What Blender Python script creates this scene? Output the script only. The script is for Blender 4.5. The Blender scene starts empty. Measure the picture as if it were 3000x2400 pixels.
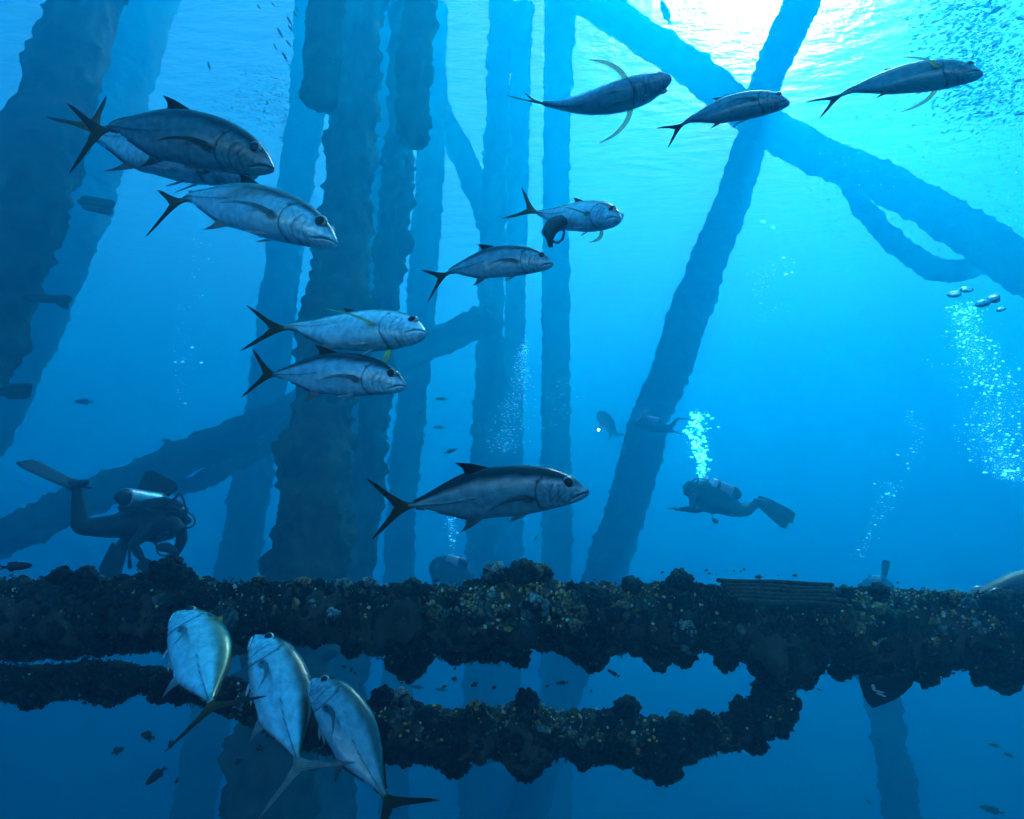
import bpy, bmesh, math, random
import numpy as np
from mathutils import Vector, Matrix, noise
random.seed(7); RN = np.random.default_rng(7)
sc = bpy.context.scene; C = sc.collection

# ------------------------------------------------------------------ camera
PITCH = math.radians(14.5)
cam = bpy.data.cameras.new('camera'); co = bpy.data.objects.new('camera', cam); C.objects.link(co)
cam.lens = 24; cam.sensor_width = 36; cam.clip_end = 600; cam.clip_start = .05
co.rotation_euler = (math.radians(90) + PITCH, 0, 0); sc.camera = co
CP, SP = math.cos(PITCH), math.sin(PITCH)
CR, CU, CF = Vector((1, 0, 0)), Vector((0, -SP, CP)), Vector((0, CP, SP))
K = 3000 / 2156
def nd(d): return d * .66 if d < 5.0 else d
def A(x, y, d):
    """pixel of the 2156 px wide view of the photograph + camera depth in metres -> point"""
    d = nd(d); a = (x * K - 1500) / 2000 * d; b = (1200 - y * K) / 2000 * d
    return CR * a + CU * b + CF * d
# ------------------------------------------------------------------ light
SURF = 26.0
sd = A(1715, 15, 1).normalized()
EL = math.asin(sd.z); AZ = math.atan2(sd.x, sd.y)
w = bpy.data.worlds.new('World'); sc.world = w; w.use_nodes = True
nt = w.node_tree; bg = nt.nodes['Background']
sk = nt.nodes.new('ShaderNodeTexSky'); sk.sky_type = 'NISHITA'; sk.sun_disc = False; sk.sun_elevation = EL; sk.sun_rotation = AZ
nt.links.new(sk.outputs[0], bg.inputs[0]); bg.inputs[1].default_value = 0.15
L = bpy.data.lights.new('sun', 'SUN'); L.energy = 5; L.angle = math.radians(.5); L.color = (1, .96, .88)
lo = bpy.data.objects.new('sun', L); C.objects.link(lo); lo.rotation_euler = sd.to_track_quat('Z', 'Y').to_euler()
vs = sc.view_settings; vs.view_transform = 'Standard'; vs.look = 'None'; vs.exposure = 1.5; vs.gamma = 1
sc.cycles.use_denoising = True; sc.cycles.max_bounces = 8; sc.cycles.volume_bounces = 2; sc.cycles.transparent_max_bounces = 12
sc.cycles.diffuse_bounces = 2; sc.cycles.glossy_bounces = 3; sc.cycles.transmission_bounces = 5

# ------------------------------------------------------------------ materials
def newmat(n):
    m = bpy.data.materials.new(n); m.use_nodes = True; t = m.node_tree
    return m, t, t.nodes, t.nodes['Principled BSDF'], t.links
def simple(n, col, rough=.5, metal=0., spec=.5, bump=0., scale=20, var=0.):
    m, t, N, B, K_ = newmat(n)
    B.inputs['Base Color'].default_value = (*col, 1); B.inputs['Roughness'].default_value = rough; B.inputs['Metallic'].default_value = metal
    B.inputs['Specular IOR Level'].default_value = spec
    if bump or var:
        tc = N.new('ShaderNodeTexCoord'); nz = N.new('ShaderNodeTexNoise'); nz.inputs['Scale'].default_value = scale; nz.inputs['Detail'].default_value = 6
        K_.new(tc.outputs['Object'], nz.inputs['Vector'])
        if bump:
            bp = N.new('ShaderNodeBump'); bp.inputs['Strength'].default_value = bump; bp.inputs['Distance'].default_value = .02
            K_.new(nz.outputs[0], bp.inputs['Height']); K_.new(bp.outputs[0], B.inputs['Normal'])
        if var:
            r = N.new('ShaderNodeValToRGB'); r.color_ramp.elements[0].position = .35; r.color_ramp.elements[1].position = .7
            r.color_ramp.elements[0].color = (*[c * (1 - var) for c in col], 1); r.color_ramp.elements[1].color = (*[min(1, c * (1 + var)) for c in col], 1)
            K_.new(nz.outputs[0], r.inputs[0]); K_.new(r.outputs[0], B.inputs['Base Color'])
    return m
def vcol(n, rough=.4, metal=0., spec=.5, bump=0., scale=60, trans=0.):
    m, t, N, B, K_ = newmat(n)
    a = N.new('ShaderNodeAttribute'); a.attribute_name = 'Col'
    nz = N.new('ShaderNodeTexNoise'); nz.inputs['Scale'].default_value = scale; nz.inputs['Detail'].default_value = 5
    tc = N.new('ShaderNodeTexCoord'); K_.new(tc.outputs['Object'], nz.inputs['Vector'])
    mr = N.new('ShaderNodeMapRange'); mr.inputs[1].default_value = .3; mr.inputs[2].default_value = .7; mr.inputs[3].default_value = .72; mr.inputs[4].default_value = 1.2
    K_.new(nz.outputs[0], mr.inputs[0])
    mx = N.new('ShaderNodeVectorMath'); mx.operation = 'SCALE'; K_.new(a.outputs['Color'], mx.inputs[0]); K_.new(mr.outputs[0], mx.inputs['Scale'])
    K_.new(mx.outputs[0], B.inputs['Base Color'])
    B.inputs['Roughness'].default_value = rough; B.inputs['Metallic'].default_value = metal; B.inputs['Specular IOR Level'].default_value = spec
    if bump:
        bp = N.new('ShaderNodeBump'); bp.inputs['Strength'].default_value = bump; bp.inputs['Distance'].default_value = .01
        K_.new(nz.outputs[0], bp.inputs['Height']); K_.new(bp.outputs[0], B.inputs['Normal'])
    if trans:
        out = N['Material Output']; ms = N.new('ShaderNodeMixShader'); tl = N.new('ShaderNodeBsdfTranslucent'); ms.inputs[0].default_value = trans; tp = N.new('ShaderNodeBsdfTransparent'); m2 = N.new('ShaderNodeMixShader'); m2.inputs[0].default_value = .45 if trans > .6 else 0
        K_.new(mx.outputs[0], tl.inputs[0]); K_.new(B.outputs[0], ms.inputs[1]); K_.new(tl.outputs[0], m2.inputs[1]); K_.new(tp.outputs[0], m2.inputs[2]); K_.new(m2.outputs[0], ms.inputs[2]); K_.new(ms.outputs[0], out.inputs[0])
    return m
M = dict(
    fish=vcol('fish_skin', .24, .42, .7, .08, 60), pec=vcol('pectoral_membrane', .45, 0, .3, .1, 60, .8), fin=vcol('fin_membrane', .45, 0, .4, .15, 60, .5),
    eye=simple('fish_eye', (.004, .005, .006), .12), ring=simple('eye_ring', (.35, .36, .3), .3, .6),
    crust=simple('marine_crust', (.045, .045, .03), .9, 0, .2, .8, 7, .5), coral=vcol('coral_growth', .8, 0, .25, .6, 45),
    leg=simple('leg_crust', (.05, .05, .035), .9, 0, .2, .6, 3, .5),
    suit=simple('neoprene', (.012, .013, .015), .55, 0, .4, .2, 25), bcd=simple('nylon_vest', (.02, .021, .024), .6, 0, .3, .3, 40),
    tank=simple('aluminium_tank', (.36, .42, .44), .36, .7), rubber=simple('fin_rubber', (.012, .013, .016), .4, 0, .5, .15, 30),
    hose=simple('hose_rubber', (.02, .02, .02), .4), chrome=simple('chrome', (.8, .8, .8), .2, 1.), pale=simple('pale_plastic', (.6, .62, .55), .4),
    glass=simple('mask_glass', (.05, .07, .08), .05, .2, .9), skin=simple('face_skin', (.35, .22, .16), .5),
    bubble=simple('bubble', (.95, .97, .97), .22, .9), rope=simple('old_cable', (.045, .05, .035), .8, 0, .2, .5, 60, .4),
    small=simple('small_fish_skin', (.025, .03, .035), .5, 0, .4, .1, 60, .3), bait=simple('baitfish_skin', (.02, .035, .04), .5, .1),
    snow=simple('drifting_particle', (.5, .5, .45), .8), plate=simple('dark_plate', (.015, .018, .02), .5, .2, .4, .2, 20),
    film=simple('ragged_film', (.05, .07, .07), .5, 0, .4, .3, 30),
)
M['big_bubble'] = simple('big_bubble', (1, 1, 1), .1)
_t = M['big_bubble'].node_tree; _gl = _t.nodes.new('ShaderNodeBsdfGlass'); _gl.inputs['Roughness'].default_value = .05; _gl.inputs['IOR'].default_value = .75   # air in water
_t.links.new(_gl.outputs[0], _t.nodes['Material Output'].inputs[0])
_t = M['bubble'].node_tree; _n = [_t.nodes.new(k) for k in ('ShaderNodeBsdfTransparent', 'ShaderNodeBsdfTranslucent', 'ShaderNodeBsdfGlossy', 'ShaderNodeAddShader', 'ShaderNodeAddShader')]
_n[1].inputs[0].default_value = (.6, .68, .7, 1); _n[2].inputs[0].default_value = (.6, .6, .6, 1); _n[2].inputs['Roughness'].default_value = .3
_t.links.new(_n[0].outputs[0], _n[3].inputs[0]); _t.links.new(_n[1].outputs[0], _n[3].inputs[1]); _t.links.new(_n[3].outputs[0], _n[4].inputs[0]); _t.links.new(_n[2].outputs[0], _n[4].inputs[1]); _t.links.new(_n[4].outputs[0], _t.nodes['Material Output'].inputs[0])
# ------------------------------------------------------------------ helpers
def tag(o, label=None, cat=None, group=None, kind=None):
    if label: o['label'] = label
    if cat: o['category'] = cat
    if group: o['group'] = group
    if kind: o['kind'] = kind
    return o
def empty(name, loc, label, cat, group=None):
    o = bpy.data.objects.new(name, None); C.objects.link(o); o.location = loc; o.empty_display_size = .1
    return tag(o, label, cat, group)
def link(name, V, F, mat, parent=None, smooth=True, col=None, off=None):
    V = np.asarray(V, dtype=float).reshape(-1, 3)
    if off is None: off = parent_off(parent)
    V = V - np.array(off)
    me = bpy.data.meshes.new(name); me.from_pydata(V.tolist(), [], F)
    if smooth: me.polygons.foreach_set('use_smooth', [True] * len(me.polygons))
    if col is not None:
        ca = me.color_attributes.new('Col', 'FLOAT_COLOR', 'POINT')
        c4 = np.ones((len(V), 4)); c4[:, :3] = col; ca.data.foreach_set('color', c4.ravel())
    me.materials.append(mat); me.update()
    o = bpy.data.objects.new(name, me); C.objects.link(o)
    if parent is not None: o.parent = parent
    elif any(off): o.location = off
    return o
def parent_off(p):
    x = Vector((0, 0, 0))
    while p is not None:
        x += p.location; p = p.parent
    return tuple(x)
class MB:
    rs = 1.
    def __init__(s): s.v = []; s.f = []
    def add(s, V, F):
        b = len(s.v); s.v += [tuple(p) for p in V]; s.f += [tuple(b + i for i in f) for f in F]
    def tube(s, pts, rad, n=12, flat=1., ref=None):
        pts = [Vector(p) for p in pts]; rad = [rad] * len(pts) if isinstance(rad, (int, float)) else list(rad); rad = [q * s.rs for q in rad]
        V = []; F = []; u = None
        # rounded ends
        P, R = [], []
        d0 = (pts[0] - pts[1]).normalized(); d1 = (pts[-1] - pts[-2]).normalized()
        for a in (0.15, .6): P.append(pts[0] + d0 * rad[0] * math.cos(a)); R.append(rad[0] * math.sin(a))
        P += pts; R += rad
        for a in (.6, .15): P.append(pts[-1] + d1 * rad[-1] * math.cos(a)); R.append(rad[-1] * math.sin(a))
        for i, p in enumerate(P):
            t = (P[min(i + 1, len(P) - 1)] - P[max(i - 1, 0)]).normalized()
            if u is None:
                u = (ref or Vector((.13, .31, .94))).cross(t)
                if u.length < .01: u = t.orthogonal()
            u = (u - t * u.dot(t)).normalized(); v = t.cross(u)
            for k in range(n):
                a = k / n * math.tau; V.append(p + (u * math.cos(a) + v * math.sin(a) * flat) * R[i])
        for i in range(len(P) - 1):
            for k in range(n): F.append((i * n + k, i * n + (k + 1) % n, (i + 1) * n + (k + 1) % n, (i + 1) * n + k))
        F.append(tuple(range(n))[::-1]); F.append(tuple(range((len(P) - 1) * n, len(P) * n)))
        s.add(V, F); return s
    def ell(s, c, ax, n=14, m=10):
        """ellipsoid, ax = three Vectors"""
        V = []; F = []; c = Vector(c); ax = [q * s.rs for q in ax]
        for j in range(m + 1):
            th = math.pi * (j + .001) / (m + .002)
            for k in range(n):
                a = k / n * math.tau
                V.append(c + ax[0] * (math.sin(th) * math.cos(a)) + ax[1] * (math.sin(th) * math.sin(a)) + ax[2] * math.cos(th))
        for j in range(m):
            for k in range(n): F.append((j * n + k, j * n + (k + 1) % n, (j + 1) * n + (k + 1) % n, (j + 1) * n + k))
        F.append(tuple(range(n))[::-1]); F.append(tuple(range(m * n, (m + 1) * n)))
        s.add(V, F); return s
    def box(s, c, ax):
        c = Vector(c); V = [c + ax[0] * i + ax[1] * j + ax[2] * k for i in (-1, 1) for j in (-1, 1) for k in (-1, 1)]
        s.add(V, [(0, 1, 3, 2), (4, 6, 7, 5), (0, 4, 5, 1), (2, 3, 7, 6), (0, 2, 6, 4), (1, 5, 7, 3)]); return s
    def build(s, name, mat, parent=None, smooth=True, off=None): return link(name, s.v, s.f, mat, parent, smooth, off=off)
def catmull(P, n):
    P = np.asarray(P, float); m = len(P); t = np.linspace(0, m - 1, n); i = np.clip(t.astype(int), 0, m - 2); f = (t - i)[:, None]
    p0 = P[np.clip(i - 1, 0, m - 1)]; p1 = P[i]; p2 = P[i + 1]; p3 = P[np.clip(i + 2, 0, m - 1)]
    return .5 * ((2 * p1) + (-p0 + p2) * f + (2 * p0 - 5 * p1 + 4 * p2 - p3) * f ** 2 + (-p0 + 3 * p1 - 3 * p2 + p3) * f ** 3)
def smooth01(x): x = np.clip(x, 0, 1); return x * x * (3 - 2 * x)
def vnoise(P, scale, amp_oct=(1, .5, .25)):
    out = np.zeros(len(P))
    for i, p in enumerate(P):
        q = Vector(p) * scale; s = 0
        for k, a in enumerate(amp_oct): s += a * noise.noise(q * (2 ** k) + Vector((k * 7.3, 1.7, 3.1)))
        out[i] = s
    return out

# ------------------------------------------------------------------ water surface
me = bpy.data.meshes.new('water'); s_ = 500
me.from_pydata([(-s_, -60, SURF), (s_, -60, SURF), (s_, 500, SURF), (-s_, 500, SURF)], [], [(0, 1, 2, 3)])
wo = bpy.data.objects.new('water', me); C.objects.link(wo); wo['kind'] = 'structure'
m = bpy.data.materials.new('water_surface'); m.use_nodes = True; nt = m.node_tree; N = nt.nodes; N.clear()
out = N.new('ShaderNodeOutputMaterial'); mix = N.new('ShaderNodeMixShader'); tr = N.new('ShaderNodeBsdfTransparent'); rf = N.new('ShaderNodeBsdfRefraction')
rf.inputs['Roughness'].default_value = .6; rf.inputs['IOR'].default_value = 1.22; mix.inputs[0].default_value = .6
rf.inputs[0].default_value = (.5, .95, 1, 1); tr.inputs[0].default_value = (.04, .7, 1, 1)
nz = N.new('ShaderNodeTexNoise'); nz.inputs['Scale'].default_value = .8; nz.inputs['Detail'].default_value = 8; nz.inputs['Roughness'].default_value = .6
bp = N.new('ShaderNodeBump'); bp.inputs['Strength'].default_value = 1; bp.inputs['Distance'].default_value = .5
tc = N.new('ShaderNodeTexCoord'); mp = N.new('ShaderNodeMapping'); mp.inputs['Scale'].default_value = (.7, 1.6, 1); mp.inputs['Rotation'].default_value = (0, 0, .5)
nt.links.new(tc.outputs['Object'], mp.inputs[0]); nt.links.new(mp.outputs[0], nz.inputs['Vector']); nt.links.new(nz.outputs[0], bp.inputs['Height']); nt.links.new(bp.outputs[0], rf.inputs['Normal'])
nt.links.new(tr.outputs[0], mix.inputs[1]); nt.links.new(rf.outputs[0], mix.inputs[2]); nt.links.new(mix.outputs[0], out.inputs[0]); me.materials.append(m)

# ------------------------------------------------------------------ encrusted legs and braces
def pile(name, ctrl, label, cat, lump=.16, seed=0, seglen=.11, n=56, group=None, mat='leg', hi=0.06):
    """ctrl: (x, y, depth, diameter in m) down the centre line"""
    ds = 1.13 if seed == 12 else 1.33 if seed == 2 else 1.2 if seed in (5, 7, 9, 10, 11, 13, 14, 15, 18) else .74 if seed in (1, 3, 4, 6, 8) else 1.0    # the far row of the platform
    P = np.array([[*A(x, y, d * ds), dia * ds / 2] for x, y, d, dia in ctrl])
    ln = np.linalg.norm(np.diff(P[:, :3], axis=0), axis=1).sum(); m_ = int(ln / seglen) + 4
    Q = catmull(P, m_); keep = Q[:, 2] < SURF - .3; Q = Q[keep]
    m_ = len(Q); V = []; T = np.gradient(Q[:, :3], axis=0); T /= np.linalg.norm(T, axis=1)[:, None]
    ref = np.array([0.1, .9, .2]); U = np.cross(ref, T); U /= np.linalg.norm(U, axis=1)[:, None]; W = np.cross(T, U)
    a = np.arange(n) / n * math.tau
    dirs = U[:, None, :] * np.cos(a)[None, :, None] + W[:, None, :] * np.sin(a)[None, :, None]
    base = Q[:, None, :3] + dirs * Q[:, None, 3:4]
    fl = base.reshape(-1, 3) + seed * 13.7
    nz_ = vnoise(fl, .7, (1, .6)).reshape(m_, n); nh = vnoise(fl, 2.6, (1, .7, .6)).reshape(m_, n)
    disp = lump * .6 * nz_ + hi * np.maximum(nh, -.15) * 2 + .035 * np.abs(vnoise(fl, 6.5, (1, .7))).reshape(m_, n) * 2 - .06 * Q[:, 3:4]
    V = base + dirs * disp[:, :, None]
    capa = Q[0, :3] - T[0] * .05; capb = Q[-1, :3] + T[-1] * (.35 * Q[-1, 3])
    V = np.vstack([V.reshape(-1, 3), [capa], [capb]]); F = []
    for i in range(m_ - 1):
        for k in range(n): F.append((i * n + k, i * n + (k + 1) % n, (i + 1) * n + (k + 1) % n, (i + 1) * n + k))
    ca = m_ * n; cb = ca + 1
    for k in range(n): F.append((k, ca, (k + 1) % n)[::-1]); F.append(((m_ - 1) * n + k, (m_ - 1) * n + (k + 1) % n, cb))
    off = tuple(Q[-1, :3])
    o = link(name, V, F, M[mat], off=off)
    return tag(o, label, cat, group)

big = pile('platform_leg', [(215, -60, 18, 1.42), (180, 0, 17, 1.42), (140, 150, 15.3, 1.42), (90, 300, 13.8, 1.42), (25, 480, 12.6, 1.42), (-60, 700, 11.8, 1.42), (-150, 900, 11.2, 1.42), (-300, 1300, 10.5, 1.42)],
           'thick dark leg leaning across the upper left corner with short brackets sticking out', 'platform leg', .12, 1)
off = Vector(parent_off(big))
def bracket(pts, r, name='bracket'):
    mb = MB()
    for p in pts: mb.tube([A(q[0], q[1], q[2] * .74) for q in p], r * .8, 10)
    return mb
b1 = bracket([[(170, 425, 13.2), (232, 434, 13.2)], [(178, 418, 13.2), (236, 428, 13.2)], [(180, 436, 13.2), (230, 446, 13.2)]], .06).build('bracket', M['leg'], big)
b2 = bracket([[(60, 628, 12), (142, 630, 12)], [(122, 630, 12), (136, 642, 12)]], .07).build('bracket', M['leg'], big)
b3 = bracket([[(-20, 820, 11.6), (58, 815, 11.6)], [(0, 826, 11.6), (56, 824, 11.6)], [(20, 832, 11.6), (54, 832, 11.6)]], .07).build('bracket', M['leg'], big)
b4 = bracket([[(60, 205, 14.6), (28, 330, 13.8)]], .05).build('bracket', M['leg'], big)
pile('platform_leg', [(350, -60, 23, 1.6), (312, 0, 22, 1.6), (262, 130, 20.5, 1.85), (212, 260, 19, 1.8), (165, 400, 17.6, 1.7), (120, 500, 16.5, 1.7), (40, 700, 16, 1.6), (-60, 900, 15.5, 1.6), (-190, 1100, 15, 1.6), (-330, 1400, 14.5, 1.6)],
     'paler wide leg showing just behind the thick dark leaning leg', 'platform leg', .16, 2)
pile('hanging_casing', [(693, -60, 14, .66), (690, 40, 13.5, .66), (680, 140, 13.2, .66), (673, 212, 13, .6)], 'short dark pipe hanging from above and ending in a blunt rounded stub', 'casing pipe', .05, 3, .1, 40, 'cut off pipes hanging from above', hi=.03)
pile('hanging_casing', [(884, -60, 16, .72), (880, 60, 15.5, .72), (874, 190, 15, .72), (869, 300, 14.8, .68)], 'long dark hanging pipe with a ragged cut end beside the slender piles', 'casing pipe', .08, 4, .1, 40, 'cut off pipes hanging from above', hi=.06)
pile('piling', [(662, -60, 26, 1.25), (655, 100, 25, 1.25), (640, 280, 24, 1.2), (610, 450, 23, 1.15), (585, 650, 22, 1.15), (558, 850, 21, 1.1), (530, 1010, 20.5, 1.15), (500, 1200, 20, 1.2), (455, 1450, 19, 1.1), (400, 1740, 18, 1.1), (380, 1850, 18, 1.1)],
     'slim faded pile standing left of the widest dark pile', 'piling', .14, 5, group='upright piles of the platform')
pile('piling', [(777, -60, 21, 1.12), (770, 0, 20.2, 1.12), (752, 170, 18.5, 1.1), (735, 350, 17, 1.1), (722, 520, 15.5, 1.12), (700, 700, 14, 1.12), (680, 850, 12.8, 1.15), (662, 1010, 11.6, 1.12), (645, 1215, 10.4, 1.15), (600, 1450, 9.6, 1.1), (570, 1740, 9.2, 1.1), (560, 1850, 9, 1.1)],
     'widest dark pile running from top to bottom near the centre', 'piling', .12, 6, .08, 72, 'upright piles of the platform', hi=.08)
pile('piling', [(808, -60, 25, 1.7), (800, 60, 24, 1.65), (782, 300, 22, 1.5), (765, 500, 20, 1.4), (742, 750, 18, 1.2), (722, 950, 16.5, 1.1), (690, 1215, 15.5, 1.1), (640, 1740, 14.5, 1.1)],
     'paler pile half hidden behind the right edge of the widest pile', 'piling', .1, 7, group='upright piles of the platform')
pile('piling', [(862, -60, 23, 1.0), (856, 60, 22, .95), (846, 250, 20.5, .85), (838, 400, 19.5, .8), (820, 560, 18.7, .75), (800, 760, 18, .72), (778, 950, 17.2, .72), (752, 1215, 16.4, .72), (735, 1450, 16, .75), (700, 1740, 15.5, .75)],
     'narrow ragged pile just right of the widest pile', 'piling', .1, 8, .1, 50, group='upright piles of the platform', hi=.08)
pile('piling', [(918, -60, 26, 1.1), (912, 60, 26, 1.05), (908, 250, 25, 1.0), (902, 420, 24, .95), (888, 620, 23, .95), (870, 820, 22, .9), (850, 1000, 21, .85), (840, 1215, 20.5, .85), (830, 1740, 20, .85)],
     'pale pile behind the long hanging pipe', 'piling', .12, 9, group='upright piles of the platform')
pile('piling', [(1056, -60, 26, .85), (1053, 60, 25, .82), (1046, 300, 24, .82), (1037, 500, 23, .82), (1032, 700, 22.5, .85), (1026, 900, 22, .9), (1016, 1060, 21.5, .95), (1012, 1215, 21, .9), (1000, 1740, 20, .9)],
     'mottled pile in the middle, left one of the close pair behind the bubbles', 'piling', .1, 10, .12, 50, group='upright piles of the platform', hi=.08)
pile('piling', [(1102, -60, 26, .8), (1098, 60, 26, .8), (1092, 300, 26, .78), (1086, 600, 26, .75), (1078, 900, 25.5, .8), (1072, 1215, 25, .95), (1060, 1740, 24, 1.0)],
     'thin faint pile, right one of the close pair behind the bubbles', 'piling', .08, 11, group='upright piles of the platform')
pile('piling', [(1182, -60, 26.4, 1.15), (1178, 60, 26.4, 1.15), (1172, 300, 26.4, 1.0), (1170, 600, 26, 1.0), (1170, 900, 26, 1.1), (1172, 1215, 26, 1.15), (1170, 1740, 25, 1.2)],
     'faintest upright pile, farthest right of the upright row', 'piling', .08, 12, group='upright piles of the platform')
pile('diagonal_strut', [(1712, -60, 25, 1.35), (1690, 0, 25, 1.3), (1640, 110, 25, 1.15), (1604, 200, 24.5, 1.1), (1580, 300, 24, 1.05), (1540, 430, 23.5, 1.15), (1495, 540, 23, 1.2), (1450, 660, 22.5, 1.35), (1412, 780, 22, 1.2), (1370, 880, 21.5, 1.15), (1345, 980, 21, 1.25), (1315, 1080, 20.5, 1.2), (1275, 1200, 20, 1.15), (1200, 1400, 19.6, 1.1), (1100, 1740, 19, 1.1)],
     'long slanting strut rising to the right through the bright water', 'strut', .14, 13, .1, 56)
pile('diagonal_brace', [(1120, -80, 25, 1.1), (1210, -20, 25, 1.1), (1330, 60, 24.5, 1.15), (1450, 140, 24, 1.15), (1570, 235, 23.5, 1.2), (1700, 315, 22, 1.2), (1830, 372, 21, 1.15), (1960, 440, 20, 1.1), (2080, 515, 19, 1.2), (2250, 620, 18, 1.3)],
     'brace crossing the bright patch and falling to the right edge', 'brace', .12, 14, .1, 56)
pile('doubler_pipe', [(1775, 375, 20.6, .4), (1826, 448, 20.4, .5), (1880, 508, 20, .55), (1940, 552, 19.8, .6), (1995, 572, 19.6, .6), (2060, 560, 19.5, .55), (2120, 540, 19.3, .4)],
     'thin curved pipe looping under the brace by the right edge', 'brace pipe', .08, 15, .1, 40)
pile('diagonal_brace', [(-160, 1200, 15, .92), (-20, 1140, 15.5, .92), (100, 1090, 16, .9), (230, 1030, 17, .9), (380, 965, 18.5, .95), (500, 915, 20, .95), (620, 862, 21.5, 1.0), (740, 800, 23, 1.1), (860, 745, 24, 1.1), (1010, 680, 25, 1.1), (1048, 662, 25, 1.1)],
     'low brace rising from the left edge behind the crouching diver', 'brace', .1, 16, .12, 44)
pile('doubler_pipe', [(300, 1010, 18.6, .3), (370, 1024, 18.7, .4), (430, 1012, 18.9, .42), (500, 972, 19.2, .45), (560, 935, 19.4, .5), (612, 890, 19.6, .5)],
     'thin curved pipe under the low brace behind the crouching diver', 'brace pipe', .07, 17, .1, 36)
pile('diagonal_brace', [(905, 170, 26, .8), (935, 250, 26, .8), (970, 320, 26, .9), (1005, 400, 26, .9), (1030, 480, 26, .8)],
     'short faint brace slanting down to the mottled middle pile', 'brace', .08, 18, .12, 36)
pile('piling', [(1842, 1400, 17, .75), (1860, 1480, 17, .74), (1872, 1560, 16.6, .74), (1888, 1640, 16.3, .74), (1898, 1740, 16, .76), (1905, 1840, 16, .76)],
     'lone faint pile below the crusted beam at lower right', 'piling', .06, 19, .1, 40, group='upright piles of the platform')

# ------------------------------------------------------------------ the two crusted beams
bm = bmesh.new(); bmesh.ops.create_icosphere(bm, subdivisions=3, radius=1); ICO3 = (np.array([v.co[:] for v in bm.verts]), np.array([[v.index for v in f.verts] for f in bm.faces])); bm.free()
bm = bmesh.new(); bmesh.ops.create_icosphere(bm, subdivisions=2, radius=1); ICO = (np.array([v.co[:] for v in bm.verts]), np.array([[v.index for v in f.verts] for f in bm.faces])); bm.free()
bm = bmesh.new(); bmesh.ops.create_icosphere(bm, subdivisions=1, radius=1); ICO1 = (np.array([v.co[:] for v in bm.verts]), np.array([[v.index for v in f.verts] for f in bm.faces])); bm.free()
def clump_shapes(ico, k, rough, freq):
    out = []
    for i in range(k):
        V = ico[0].copy(); nn = vnoise(V + i * 9.1, freq, (1, .7, .5)); n2 = vnoise(V * 1.0 + i * 5.3, freq * 3.1, (1,))
        r = 1 + rough * nn + rough * .8 * np.abs(n2) * 2 - .1
        out.append((V * r[:, None], r))
    return out
BIG = clump_shapes(ICO3, 6, .24, 2.6); MID = clump_shapes(ICO, 8, .26, 2.2); TINY = clump_shapes(ICO1, 6, .5, 1.3)
def outl(t, k=0): t = np.array(t, float); return lambda x, k=k: np.interp(x, t[0::2], t[1::2] + k)
def rot_to(nrm):
    z = Vector(nrm).normalized(); q = z.to_track_quat('Z', 'Y').to_matrix(); a = random.random() * math.tau
    return np.array(q @ Matrix.Rotation(a, 3, 'Z'))
TAN = np.array((.66, .6, .24)); YEL = np.array((.85, .48, .03)); PAL = np.array((.4, .75, .62)); GRN = np.array((.06, .14, .08)); DRK = np.array((.008, .01, .008)); BRN = np.array((.03, .026, .014))
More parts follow.
